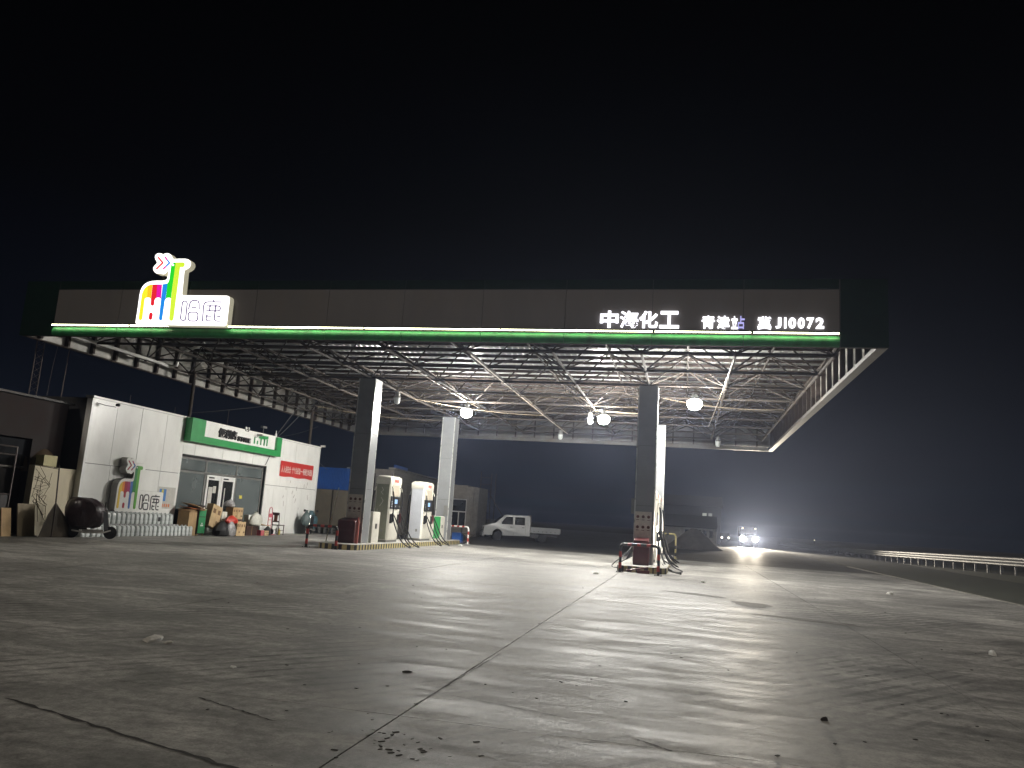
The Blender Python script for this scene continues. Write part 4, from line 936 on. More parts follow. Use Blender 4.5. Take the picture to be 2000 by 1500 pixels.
s = MB(); s.box(-.001, .003, -.07, .07, .10, .26); l_ = link('label', s.mesh('label', M['black']), o); l_.rotation_euler = (0, 0, R(-90)); l_.location = (0, 0, 0); l_.location = (0, -.128, 0)

def cabinet_green():
    t = thing('green_cabinet', 'tall narrow green two drawer cabinet at the right end of the water jugs', 'cabinet', (-19.45, 29.25, 0), 0)
    s = MB(); s.box(-.28, .16, -.26, .24, .06, 1.05); part('body', s, M['brown'], t, world=False)
    s = MB(); s.box(.163, .18, -.24, .23, .10, .74); part('drawer_front', s, M['binbg'], t, world=False)
    s = MB(); s.box(.163, .18, -.24, .23, .77, 1.04); part('drawer_front', s, M['binbg'], t, world=False)
    s = MB(); s.box(.181, .183, -.10, .10, .38, .44); s.box(.181, .183, -.04, .04, .46, .52); part('emblem', s, M['white'], t, world=False)
    s = MB(); s.box(.181, .20, -.01, .02, .88, .91); part('handle', s, M['chrome'], t, world=False)
    s = MB(); s.box(-.3, .18, -.28, .26, 1.052, 1.07); part('top', s, M['white'], t, world=False)
    s = MB()
    for a in (-.22, .18): s.box(.1, .15, a, a+.04, 0, .058); s.box(-.25, -.2, a, a+.04, 0, .058)
    part('foot', s, M['card'], t, world=False)
cabinet_green()
def carton(x, y, z, w_, d_, h, rz, label, mat='card', tilt=(0, 0), prints=True, group=None, open_=False):
    t = thing('cardboard_box', label, 'box', (x, y, z), 0, group); t.rotation_euler = (tilt[0], tilt[1], rz)
    s = MB()
    if open_:
        th = .012; s.box(-d_/2, d_/2, -w_/2, w_/2, 0, .01); s.box(-d_/2, -d_/2+th, -w_/2, w_/2, .01, h); s.box(d_/2-th, d_/2, -w_/2, w_/2, .01, h); s.box(-d_/2+th, d_/2-th, -w_/2, -w_/2+th, .01, h); s.box(-d_/2+th, d_/2-th, w_/2-th, w_/2, .01, h)
    else: s.box(-d_/2, d_/2, -w_/2, w_/2, 0, h)
    part('carton', s, M[mat], t, world=False)
    s = MB(); s.box(d_/2+.001, d_/2+.003, -.012, .012, .01, h-.01); s.box(-d_/2, d_/2, -.025, .025, h+.001, h+.003); 
    if not open_: part('tape', s, M['card2'] if mat == 'card' else M['card'], t, world=False)
    if prints:
        s = MB(); s.box(d_/2+.001, d_/2+.003, -w_*.38, -w_*.1, h*.62, h*.82); s.box(d_/2+.001, d_/2+.003, w_*.12, w_*.38, h*.2, h*.32); s.box(d_/2+.001, d_/2+.003, w_*.12, w_*.38, h*.62, h*.82)
        part('print', s, M['cprint'], t, world=False)
    return t
carton(-19.6, 28.72, 0, .55, .5, .98, 0, 'tall dark cardboard box right behind the water jugs, next to the green cabinet', 'card', prints=False)
# loose flattened cartons on top
for k, (y, z, rz, mt, lb) in enumerate(((28.65, 1.0, .1, 'card', 'flattened cardboard sheet lying lowest on the tall dark box'), (28.8, 1.03, -.2, 'orange', 'orange printed cardboard sheet on top of the tall dark box'), (29.0, 1.085, .25, 'brown', 'dark folded sheet on top of the green cabinet'), (28.9, 1.12, -.1, 'card2', 'pale flattened carton topmost over the green cabinet'))):
    s = MB(); Mx = Matrix.Rotation(R((8, -6, 12, -14)[k]), 4, 'X') @ Matrix.Rotation(R(4), 4, 'Y'); s.box(-.28, .3, -.42, .42, 0, .02, Mx); single('flat_carton', s, M[mt], lb, 'cardboard', loc=(-19.5, y, z+.04), rz=rz)
t = carton(-19.35, 29.95, .34, .72, .30, .92, 0, 'large tilted open carton leaning to the right of the green cabinet', 'card2', tilt=(R(-14), R(0)))
carton(-19.45, 30.85, .50, .40, .32, .50, 0, 'pale crumpled paper carton behind the red bag', 'wbag', prints=False)
carton(-19.4, 31.55, .70, .38, .36, .50, 0, 'left one of the two upright cartons stacked beside the door', 'card', group='stacked cartons by the shop door')
carton(-19.4, 31.96, .70, .40, .36, .50, 0, 'right one of the two upright cartons stacked beside the door', 'card2', group='stacked cartons by the shop door')
carton(-19.4, 31.75, .0, .84, .40, .69, 0, 'wide carton carrying the two upright cartons', 'brown', prints=False)
carton(-19.0, 31.35, .0, .30, .30, .62, 0, 'narrow printed carton at the foot of the carton stack', 'card2')
carton(-19.0, 31.70, .0, .38, .30, .60, 0, 'open printed carton at the foot of the stack, right of the narrow one', 'card2', open_=True)
carton(-19.25, 32.75, .0, .95, .45, .42, 0, 'wide dark box on the ground left of the pink and yellow cartons', 'brown', prints=False)
carton(-18.98, 33.35, .0, .26, .3, .24, 0, 'small pink carton on the ground by the door', 'pink', prints=False)
carton(-18.95, 33.68, .0, .36, .3, .22, 0, 'small yellow carton on the ground, right of the pink one', 'card2')
s = MB(); s.box(-.3, .25, -.4, .35, 0, .02, Matrix.Rotation(R(-6), 4, 'X')); single('flat_carton', s, M['card2'], 'flat carton lid lying over the small yellow carton', 'cardboard', loc=(-19.1, 33.6, .47))
def bag(x, y, z, rx, ry, h, mat, label, name='plastic_bag', cat='bag', seed=1, neck=False):
    q = random.Random(seed); n = 14; rings = []; prof = ((0, .75), (.10, 1.0), (.35, 1.05), (.6, .88), (.8, .55), (.9, .22 if neck else .4), (1.0, .30 if neck else .1))
    ph = [q.uniform(0, 6) for _ in range(3)]
    for zz, k in prof:
        rings.append([Vector((rx*k*(1+.13*math.sin(3*a+ph[0]+zz*4)+.08*math.sin(5*a+ph[1]-zz*6))*math.cos(a), ry*k*(1+.13*math.sin(2*a+ph[2]+zz*3)+.07*math.cos(7*a+zz*5))*math.sin(a), z*0+zz*h)) for a in [2*math.pi*i/n for i in range(n)]])
    s = MB(); s.loft(rings); return single(name, s, mat, label, cat, loc=(x, y, z), smooth=True)
bag(-19.05, 30.35, 0, .30, .42, .62, M['rubber'], 'black sack slumped on the ground under the tilted carton', seed=4)
bag(-18.9, 30.75, 0, .20, .30, .66, M['plastic'], 'shiny clear plastic bag in front of the red bag', seed=5)
bag(-19.0, 30.95, .52, .20, .38, .34, M['redbag'], 'bright red bag on top of the heap of cartons', seed=6)
bag(-19.1, 33.1, .43, .25, .42, .62, M['wbag'], 'white sack heaped on the wide dark box by the door', seed=7, neck=True)
bag(-19.45, 31.4, 1.21, .2, .30, .34, M['plastic'], 'clear plastic wrap standing on top of the stacked cartons', seed=8, neck=True)
bag(-19.2, 34.0, 0, .14, .18, .26, M['wbag'], 'small white bag on the ground just left of the hand truck', seed=9)
bag(-19.2, 31.1, .62, .12, .16, .24, M['black'], 'small dark bundle right of the red bag', seed=10)
s = MB(); s.box(-.12, .12, -.12, .12, 0, .48); single('foam_block', s, M['white'], 'upright white foam block behind the white sack', 'packing', loc=(-19.3, 32.75, .43))
# hand truck
t = thing('hand_truck', 'pink hand truck parked upright in front of the right shop window', 'hand truck', (-19.3, 34.75, 0))
s = MB(); s.tube(smooth_pts([(0, -.16, .12), (0, -.16, 1.0), (0, -.12, 1.22), (0, 0, 1.30), (0, .12, 1.22), (0, .16, 1.0), (0, .16, .12)], 5), .016, 6); s.tube([(0, -.16, .45), (0, .16, .45)], .014, 6); s.tube([(0, -.16, .7), (0, .16, .7)], .014, 6); part('frame', s, M['pink'], t, True, world=False)
s = MB(); s.box(.016, .03, -.15, .15, .82, 1.0); part('plate', s, M['pink'], t, world=False)
s = MB(); s.box(.02, .28, -.18, .18, .02, .035); part('toe_plate', s, M['pink'], t, world=False)
def wheel_mesh(r_, w_, name, mats):
    s = MB(); Mx = Matrix.Rotation(math.pi/2, 4, 'Y'); s.lathe([(r_*.6, -w_/2), (r_*.93, -w_/2), (r_, -w_*.3), (r_, w_*.3), (r_*.93, w_/2), (r_*.6, w_/2)], 20, Mx); s.k = 1
    s.lathe([(.001, -w_*.3), (r_*.58, -w_*.42), (r_*.6, -w_*.2), (r_*.6, w_*.2), (r_*.58, w_*.42), (.001, w_*.3)], 16, Mx); s.k = 0
    return s.mesh(name, mats, smooth=True)
wm = wheel_mesh(.15, .06, 'wheel', [M['tyre'], M['gframe']])
for d in (-.22, .22):
    o = link('wheel', wm, t); o.location = (-.02, d, .15); o.rotation_euler = (0, 0, R(90))
bag(-19.15, 34.35, 0, .16, .2, .42, M['rubber'], 'dark bundle standing against the left of the hand truck', seed=12)
# chair
t = thing('wooden_chair', 'dark wooden dining chair with tall back in front of the shop window', 'chair', (-19.25, 35.5, 0), R(-8))
s = MB(); s.box(-.21, .21, -.22, .22, .44, .48); part('seat', s, M['brown'], t, world=False)
for a, b, h in ((-.19, -.20, .44), (.19, -.20, .44)):
    pass
for sx_ in (-.19, .19):
    s = MB(); s.tube([(sx_, .2, 0), (sx_, .19, .44)], .02, 6); part('leg', s, M['brown'], t, world=False)
    s = MB(); s.tube([(sx_, -.24, 0), (sx_, -.20, .46), (sx_, -.27, 1.05)], .021, 6); part('leg', s, M['brown'], t, world=False)
    s = MB(); s.tube([(sx_, -.2, .22), (sx_, .19, .22)], .013, 6); part('stretcher', s, M['brown'], t, world=False)
s = MB(); s.box(-.19, .19, -.275, -.25, .93, 1.06); s.box(-.19, .19, -.235, -.215, .60, .66); part('back_rail', s, M['maroon'], t, world=False)
s = MB(); s.box(-.10, .10, -.255, -.235, .66, .94); part('back_splat', s, pmat('worn orange splat', (.30, .12, .06), .45), t, world=False)
t = thing('soda_bottle', 'yellow labelled bottle under the wooden chair', 'bottle', (-19.3, 35.75, 0))
s = MB(); s.lathe([(.001, 0), (.05, 0), (.055, .02), (.055, .2), (.02, .27), (.02, .31), (.001, .31)], 10); part('bottle', s, M['pyel'], t, True, world=False)
s = MB(); s.lathe([(.022, .30), (.022, .33), (.001, .33)], 8); part('cap', s, M['white'], t, world=False)
s = MB(); s.lathe([(.001, 0), (.04, 0), (.045, .22), (.015, .28), (.001, .30)], 10); single('bottle', s, M['clearglass'], 'clear bottle on the ground against the wall right of the shop window', 'bottle', loc=(-19.75, 36.25, 0), smooth=True)

# ------------------------------------------------------------------ scooters
def scooter(loc, rz, label, cover, mat, mat2, bulk=1., under='chrome', name='scooter'):
    """points along +Y"""
    t = thing(name, label, 'scooter', loc, rz)
    P = lambda nm, s, m_, sm=True: part(nm, s, M[m_], t, sm, world=False)
    wmm = wheel_mesh(.22, .09, 'wheel', [M['tyre'], M['chrome']])
    for y in (-.60, .62): o = link('wheel', wmm, t); o.location = (0, y, .22)
    s = MB(); s.tube([(0, .62, .22), (0, .50, .60), (0, .42, .98)], .032, 7); P('fork', s, 'chrome')
    s = MB(); s.tube([(-.30, .38, 1.0), (-.1, .42, 1.0), (.1, .42, 1.0), (.30, .38, 1.0)], .02, 7); P('handlebar', s, 'black')
    s = MB(); s.loft([[Vector((x, y, z)) for x, y in ((-.13, -.30), (.13, -.30), (.15, .38), (-.15, .38))] for z in (.24, .31)]); P('footboard', s, under)
    s = MB(); s.tube([(-.16, -.62, .26), (-.19, -.2, .20), (-.19, .40, .22), (-.12, .62, .30)], .03, 7); s.tube([(.16, -.62, .26), (.19, -.2, .20), (.19, .40, .22), (.12, .62, .30)], .03, 7); P('lower_frame', s, under)
    s = MB(); s.loft([[Vector((x*k, y, z)) for x, y in ((-.16, -.68), (.16, -.68), (.17, -.15), (-.17, -.15))] for z, k in ((.30, .8), (.50, 1), (.68, .85))]); P('rear_body', s, 'black')
    s = MB(); s.cbox(-.15, .15, -.72, -.05, .69, .78, .04); P('seat', s, 'black')
    s = MB(); s.loft([[Vector((x, y+dy, z)) for x, y in ((-.19, .36), (.19, .36), (.12, .50), (-.12, .50))] for z, dy in ((.30, .04), (.62, .0), (.94, -.06))]); P('leg_shield', s, 'black')
    for d in (-1, 1):
        s = MB(); s.tube([(d*.24, .38, 1.0), (d*.30, .34, 1.16)], .009, 5); s.lathe([(.001, -.01), (.065, -.008), (.065, .008), (.001, .01)], 12, Matrix.Translation((d*.32, .34, 1.22)) @ Matrix.Rotation(math.pi/2, 4, 'X')); P('mirror', s, 'black')
    s = MB(); s.lathe([(.001, .03), (.06, .02), (.07, -.03)], 12, Matrix.Translation((0, .50, .80)) @ Matrix.Rotation(-math.pi/2, 4, 'X')); P('headlight', s, 'clearglass')
    if cover:
        q = random.Random(len(label)); n = 36; rings = []
        for zz, kx, y0, y1 in cover:
            rg = []
            for i in range(n):
                a = 2*math.pi*i/n; cyy = (y0+y1)/2; hy_ = (y1-y0)/2
                rg.append(Vector((kx*bulk*math.cos(a)*(1+.07*math.sin(5*a+zz*4)+.05*math.sin(9*a-zz*3)+.03*math.sin(17*a+zz*5)), cyy+hy_*math.sin(a)*(1+.05*math.cos(4*a+zz*5)+.04*math.cos(13*a+2)), zz+.02*math.sin(4*a+zz*11))))
            rings.append(rg)
        s = MB(); s.loft(rings); o = link('rain_cover', s.mesh('rain_cover', mat, smooth=True), t)
    return t
COV1 = [(.36, .22, -.60, .10), (.42, .34, -.76, .26), (.60, .40, -.88, .40), (.85, .41, -.92, .42), (1.05, .42, -.90, .36), (1.22, .40, -.84, .20), (1.33, .30, -.78, .02), (1.38, .16, -.70, -.15)]
scooter((-18.75, 22.45, 0), R(-52), 'electric scooter bundled under a dark brown rain cover in front of the water jugs', COV1, M['cloth'], None).scale = (.90, .90, .92)
COV2 = [(.30, .22, -.70, .10), (.55, .30, -.80, .25), (.85, .30, -.70, .30), (1.0, .22, -.45, .30), (1.12, .12, -.2, .25), (1.22, .10, .0, .2)]
scooter((-19.3, 39.0, 0), R(200), 'scooter under a blue green cover parked at the right end of the shop wall', COV2, M['teal'], None)
bag(-19.35, 38.55, .45, .22, .26, .80, M['greybag'], 'grey green hood shaped sack tied at the top, hung over the covered scooter', seed=14, neck=True)
scooter((-13.55, 33.9, 0), R(110), 'black and silver scooter parked behind the gap between the two dispensers', None, None, None)

# ------------------------------------------------------------------ left side: yard wall, dark building, mast
t = thing('yard_wall', 'stained cream cement wall with scribbles left of the shop', 'wall', (-20.3, 21.7, 0))
s = MB(); s.box(-20.4, -20.2, 22.03, 23.12, 0, 2.18); part('wall_section', s, M['ycement'], t)
s = MB(); s.box(-20.38, -20.15, 21.25, 22.02, 0, 2.2); part('gate_pillar', s, M['ycement'], t)
s = MB(); s.box(-20.4, -20.1, 21.5, 22.05, 2.21, 2.55); part('pillar_cap', s, pmat('yellow block', (.50, .45, .24), .7), t)
s = MB(); q = random.Random(8)
for k in range(16):
    y0, z0 = q.uniform(21.4, 21.85), q.uniform(.9, 1.9); pts = [Vector((-20.145, y0+q.uniform(-.25, .25)*i, z0+q.uniform(-.2, .2)*i)) for i in range(4)]
    pts = [Vector((p.x, max(21.3, min(21.97, p.y)), p.z)) for p in pts]
    s.tube(pts, .007, 4)
part('scribble', s, M['tarp'], t)
s = MB(); s.box(-.02, .02, -.33, .33, 0, 1.0); o = single('plywood_board', s, M['ply'], 'grey plywood board leaning at the foot of the gate pillar', 'board', loc=(-19.85, 21.0, 0)); o.rotation_euler = (0, R(-10), 0)
s = MB(); s.box(-.02, .02, -.18, .18, 0, .85); o = single('wood_plank', s, M['card'], 'short brown plank leaning left of the plywood board', 'board', loc=(-19.9, 20.3, 0)); o.rotation_euler = (0, R(-10), 0)
t = thing('tent_pole', 'thin dark pole with a brown sheet hanging from it, left of the covered scooter', 'pole', (-19.3, 21.3, 0))
s = MB(); s.tube([(0, .12, 0), (0, .1, 1.0), (0, .0, 2.22)], .022, 7); part('pole', s, M['drail'], t, world=False)
s = MB(); s.tube([(0, 0, 2.12), (-.5, -.55, 2.2)], .014, 6); part('arm', s, M['drail'], t, world=False)
s = MB(); s.add([(0, .09, 1.1), (.02, -.18, .7), (-.1, -.3, .0), (.05, .3, .0), (.1, .9, 0), (.02, .75, .45), (.04, .55, .62), (0, .35, .85)], [(0, 1, 2, 3), (0, 3, 4, 5), (0, 5, 6, 7)])
o = part('hanging_sheet', s, M['tarp'], t, world=False)
db = thing('dark_building', 'dark red brick building with black doorways at the left edge', 'building', (-23.5, 14, 0))
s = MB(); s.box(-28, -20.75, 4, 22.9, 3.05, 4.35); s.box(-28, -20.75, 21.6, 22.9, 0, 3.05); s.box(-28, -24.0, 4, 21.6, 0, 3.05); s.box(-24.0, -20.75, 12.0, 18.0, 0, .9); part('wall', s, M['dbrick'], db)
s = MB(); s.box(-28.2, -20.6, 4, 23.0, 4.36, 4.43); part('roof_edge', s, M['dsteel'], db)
for a, b in ((18.1, 19.9), (19.95, 21.55)):
    s = MB(); s.box(-20.95, -20.9, a, b, 2.15, 3.0); part('window', s, M['tglass'], db)
    s = MB(); s.box(-20.96, -20.85, a, a+.05, .02, 3.04); s.box(-20.96, -20.85, a+.05, b, 2.08, 2.14); part('door_frame', s, M['drail'], db)
    s = MB(); s.box(-21.0, -20.93, a+.06, b, .02, 2.06); part('door_leaf', s, M['dsteel'], db)
t = thing('yard_gate', 'dull steel rail gate in front of the dark building', 'gate', (-20.2, 19.2, 0))
for z in (.35, 1.25, 2.45, 2.7):
    s = MB(); s.tube([(-20.2, 16.5, z), (-20.2, 20.5, z)], .025, 6); part('rail', s, M['drail'], t)
for y in (16.5, 18.5, 20.5):
    s = MB(); s.tube([(-20.2, y, 0), (-20.2, y, 2.7)], .03, 6); part('post', s, M['drail'], t)
s = MB(); s.box(-20.23, -20.21, 16.52, 20.48, .4, 1.22); part('sheet_panel', s, M['dsteel'], t)
s = MB(); s.lathe([(.001, 0), (.75, .05), (.7, .5), (.4, .9), (.001, 1.05)], 20); single('round_tank', s, pmat('rusty tank', (.06, .035, .012), .8), 'rusty domed tank behind the yard wall', 'tank', loc=(-21.2, 22.2, 1.95), smooth=True)
t = thing('lattice_mast', 'faint lattice mast on the dark roof at the upper left', 'mast', (-24, 24.5, 4.9))
s = MB()
for dx in (0, .35):
    s.tube([(-24, 24.45+dx, 4.9), (-24, 24.45+dx, 7.2)], .02, 5)
part('leg', s, M['drail'], t)
s = MB()
for k in range(9):
    z = 5.0+k*.25; s.tube([(-24, 24.45, z), (-24, 24.8, z+.25)], .01, 4); s.tube([(-24, 24.8, z), (-24, 24.45, z+.25)], .01, 4)
part('lacing', s, M['drail'], t)
s = MB(); s.tube([(0, 0, 0), (0, .05, 2.1)], .018, 5); single('antenna_pole', s, M['drail'], 'thin bare pole on the roof right of the lattice mast', 'pole', loc=(-24, 26.0, 4.9))
s = MB(); s.tube([(0, 0, 0), (0, .05, 1.2), (0, .15, 2.1)], .008, 5); single('cable', s, M['drail'], 'faint drooping wire between the lattice mast and the bare pole', 'cable', loc=(-24, 25.3, 4.9))

# ------------------------------------------------------------------ behind: shed, grey brick building
sh = thing('storage_shed', 'shed with blue corrugated top and brown doors between shop and column', 'shed', (-20.3, 43.2, 0))
s = MB()
for k in range(26):
    a = -21.3+k*.1; s.add([(a, 43.0, 2.5), (a+.06, 43.0, 2.5), (a+.06, 43.0, 3.76), (a, 43.0, 3.76), (a+.075, 42.97, 2.5), (a+.1, 42.97, 2.5), (a+.1, 42.97, 3.76), (a+.075, 42.97, 3.76)], [(0, 1, 2, 3), (4, 5, 6, 7), (1, 4, 7, 2)])
    if k < 25: s.add([(a+.1, 42.97, 2.5), (a+.1, 43.0, 2.5), (a+.1, 43.0, 3.76), (a+.1, 42.97, 3.76)], [(0, 1, 2, 3)])
part('blue_cladding', s, M['blue'], sh)
s = MB(); s.box(-21.3, -18.7, 43.05, 46, .0, 3.7); part('body', s, M['dsteel'], sh)
for a, b in ((-21.3, -20.13), (-20.02, -18.9)):
    s = MB(); s.box(a, b, 42.96, 43.04, .42, 2.48); part('door', s, M['bboard'], sh)
for k, (x, lb) in enumerate(((-20.75, 'wooden pallet under the left shed door'), (-19.5, 'wooden pallet under the right shed door'))):
    t = thing('pallet', lb, 'pallet', (x, 42.5, 0), group='pallets in front of the shed')
    s = MB()
    for j in range(5): s.box(-.5, .5, -.4+j*.18, -.28+j*.18, .12, .14)
    for j in range(2): s.box(-.5, .5, -.4, .4, .26+j*.14, .28+j*.14)
    s.box(-.5, -.42, -.4, .4, 0, .41); s.box(.42, .5, -.4, .4, 0, .41); s.box(-.04, .04, -.4, .4, 0, .41)
    part('slat', s, M['gframe'], t, world=False)
bb = thing('brick_building', 'long low grey brick outbuilding behind the left pumps with a white framed window', 'building', (-18.4, 50, 0))
# front wall from behind the column to the window block, as courses of real blocks
A_, B_ = Vector((-17.6, 46.0)), Vector((-18.9, 60.0)); d_ = (B_-A_); ln = d_.length; ang = math.atan2(d_.y, d_.x); nrm = Vector((math.sin(ang), -math.cos(ang)))
Mw = Matrix.Translation((A_.x, A_.y, 0)) @ Matrix.Rotation(ang, 4, 'Z')
s = MB(); s.box(0, ln, 0, 3, 0, 4.0, Mw); part('wall', s, M['gbrick2'], bb)
blk = MB(); blk.box(0, .57, -.03, -.001, 0, .19); bm_ = blk.mesh('block', M['gbrick'])
cnt = 0
for r_ in range(7):
    for k in range(22):
        x_ = k*.60+(.3 if r_ % 2 else 0)
        if x_+.57 > ln: continue
        o = link('block', bm_, bb); o.matrix_basis = Matrix.Translation(-Vector(bb.location)) @ Mw @ Matrix.Translation((x_, random.uniform(-.008, .004), 2.6+r_*.20)); cnt += 1
s = MB(); s.box(-.1, ln+.1, -.15, .3, 4.02, 4.12, Mw); part('coping', s, M['gbrick2'], bb)
s = MB(); s.box(0, 3.0, -.1, .0, 4.13, 4.3, Mw); part('blue_flashing', s, M['blue'], bb)
# window block
s = MB(); s.box(-19.0, -17.08, 57.0, 60, 0, 3.78); s.box(-17.08, -15.85, 57.0, 60, 2.72, 3.72); s.box(-17.08, -15.85, 57.0, 60, 0, .55); s.loft([[Vector((x, y, z)) for x, y in ((-15.85, 57.0), (-15.4, 57.1), (-15.1, 57.5), (-15.05, 60), (-15.85, 60))] for z in (0, 3.62)]); part('end_wall', s, M['gbrick2'], bb)
s = MB(); s.box(-17.06, -15.87, 57.2, 57.3, .56, 2.70); part('window_pane', s, M['tglass'], bb)
s = MB()
for a in (-17.07, -16.5, -15.94): s.box(a, a+.07, 57.1, 57.18, .56, 2.70 if a != -16.5 else 1.72)
s.box(-17.0, -15.9, 57.1, 57.18, 1.72, 1.80); s.box(-17.0, -15.9, 57.1, 57.18, 2.63, 2.70); s.box(-17.0, -15.9, 57.1, 57.18, .56, .63); part('window_frame', s, pmat('white window frame', (.34, .34, .33), .5), bb)
s = MB()
for k in range(4): s.tube([(-15.7+k*.14, 56.95+k*.02, .1), (-15.7+k*.14, 56.95+k*.02, 2.9)], .03, 6)
part('downpipe', s, M['gbrick2'], bb)
s = MB(); s.box(-17.0, -16.0, 56.4, 56.9, 0, .6); single('low_bench', s, M['gbrick2'], 'low pale bench under the white framed window', 'bench', off=(-16.5, 56.6, 0))
t = thing('ladder_tower', 'dark steel ladder tower behind the parked pickup truck', 'ladder', (-15.3, 60.5, 0))
for x in (-15.8, -14.95, -14.6):
    s = MB(); s.tube([(x, 60.5, 0), (x, 60.5, 5.0 if x < -15 else 4.9)], .03, 5); part('rail', s, M['drail'], t)
for k in range(8):
    s = MB(); s.tube([(-15.8, 60.5, .7+k*.55), (-14.95, 60.5, .7+k*.55)], .02, 5); part('rung', s, M['drail'], t)
s = MB(); s.tube([(-14.95, 60.4, 3.2), (-13.6, 59.2, 1.7)], .03, 6); part('brace', s, M['drail'], t)
t = thing('clutter_pile', 'blue and dark clutter heaped behind the red and white hoop', 'clutter', (-12.2, 42.6, 0))
s = MB(); s.box(-12.5, -12.0, 42.4, 42.9, 0, .55); part('crate', s, M['blue'], t)
s = MB(); s.box(-12.0, -11.3, 42.5, 42.9, .5, .54); s.tube([(-12.0, 42.5, 0), (-11.3, 42.8, .5)], .02, 5); s.tube([(-11.4, 42.5, 0), (-12.0, 42.8, .5)], .02, 5); part('folding_stand', s, M['drail'], t)

# ------------------------------------------------------------------ pickup truck
def pickup():
    ang = math.atan2(1.1, 2.9)
    t = thing('pickup_truck', 'silver crew cab pickup truck with a long low bed parked behind the station', 'truck', (-11.6, 55.4, -.05), ang)   # +X points to the tail
    P = lambda nm, s, m_, sm=False: part(nm, s, M[m_], t, sm, world=False)
    # side profile of the cab in X,Z; front at -X
    cab = [(-2.42, .34), (-2.45, .62), (-2.38, .92), (-2.12, 1.06), (-1.62, 1.20), (-1.02, 1.72), (-.80, 1.80), (.72, 1.80), (.80, 1.74), (.80, .40), (-1.12, .36), (-1.14, .56), (-1.26, .72), (-1.48, .80), (-1.70, .72), (-1.82, .56), (-1.84, .34)]
    hw = .78
    def fr(u, v, n):
        ins = .0 if v < 1.05 else (v-1.05)*.16
        return Vector((u, (hw-ins)*n, v))
    s = MB(); k = len(cab); vs = [fr(u, v, -1) for u, v in cab]+[fr(u, v, 1) for u, v in cab]
    tr = tessellate_polygon([[Vector((u, v, 0)) for u, v in cab]])
    s.add(vs, [tuple(q) for q in tr]+[tuple(k+i for i in reversed(q)) for q in tr]+[(i, (i+1) % k, k+(i+1) % k, k+i) for i in range(k)])
    body = P('cab', s, 'truckp')
    for sd in (-1, 1):
        def side(poly, n0, nm, m_):
            s = MB(); s.prism(poly, lambda u, v, n: Vector((u, sd*((hw-(0 if v < 1.05 else (v-1.05)*.16))+n), v)), n0, n0+.012); return P(nm, s, m_)
        side([(-1.30, 1.14), (-.42, 1.14), (-.42, 1.66), (-.90, 1.66)], .002, 'side_window', 'tglass')
        side([(-.28, 1.14), (.42, 1.14), (.42, 1.66), (-.28, 1.66)], .002, 'side_window', 'tglass')
        side([(.50, 1.14), (.70, 1.14), (.70, 1.66), (.50, 1.66)], .002, 'quarter_panel', 'truckp')
        for x in (-.36, .48):
            side([(x, .42), (x+.012, .42), (x+.012, 1.72), (x, 1.72)], .001, 'door_gap', 'black')
        for x in (-.62, .22): side([(x, .94), (x+.18, .94), (x+.18, .99), (x, .99)], .006, 'door_handle', 'black')
        s = MB(); s.box(-1.33, -1.22, sd*(hw+.03), sd*(hw+.15), 1.14, 1.32); P('mirror', s, 'truckp')
        s = MB(); s.loft([[Vector((-2.40+dx, sd*y, z)) for y, z in ((.42, .74), (.74, .80), (.76, .98), (.5, .92))] for dx in (-.03, .25)]); P('headlight', s, 'chrome')
        s = MB(); s.lathe([(.001, -.02), (.05, 0), (.05, .02)], 10, Matrix.Translation((-2.46, sd*.62, .46)) @ Matrix.Rotation(-math.pi/2, 4, 'Y')); P('fog_lamp', s, 'chrome')
    s = MB(); s.add([(-1.60, -.66, 1.22), (-1.60, .66, 1.22), (-1.04, .60, 1.71), (-1.04, -.60, 1.71), (-1.64, -.66, 1.235), (-1.64, .66, 1.235), (-1.07, .60, 1.73), (-1.07, -.60, 1.73)], [(4, 5, 6, 7), (0, 1, 2, 3), (0, 4, 7, 3), (1, 5, 6, 2), (3, 7, 6, 2), (0, 4, 5, 1)]); P('windscreen', s, 'tglass')
    s = MB(); s.box(-2.50, -2.42, -.55, .55, .40, .70); P('grille', s, 'black')
    s = MB(); s.cbox(-2.54, -2.40, -.78, .78, .26, .50, .03); P('bumper', s, 'truckp')
    s = MB(); s.box(.84, 2.95, -.80, .80, .64, .70); bed_ = P('bed_floor', s, 'truckp')
    for sd in (-1, 1):
        s = MB(); s.box(.86, 2.94, sd*.79, sd*.83, .70, 1.04)
        s.box(.86, 2.94, sd*.83, sd*.845, .98, 1.03); s.box(.86, 2.94, sd*.83, sd*.845, .83, .87); P('bed_side', s, 'truckp')
        s = MB()
        for k in range(6): s.box(1.05+k*.3, 1.12+k*.3, sd*.83, sd*.85, .74, .79)
        P('tie_hook', s, 'black')
    s = MB(); s.box(2.94, 2.98, -.83, .83, .70, 1.04); P('tailgate', s, 'truckp')
    s = MB(); s.box(.83, .86, -.76, .76, .70, 1.86); s2 = P('headboard', s, 'gframe')
    s = MB(); s.box(-1.1, 2.9, -.40, -.32, .42, .56); s.box(-1.1, 2.9, .32, .40, .42, .56); s.box(.9, 1.5, -.72, -.42, .30, .56); P('chassis', s, 'black')
    wm_ = wheel_mesh(.31, .19, 'wheel', [M['tyre'], M['steel']])
    for x in (-1.48, 1.72):
        for y in (-.70, .70):
            o = link('wheel', wm_, t); o.location = (x, y, .31); o.rotation_euler = (0, 0, R(90))
pickup()

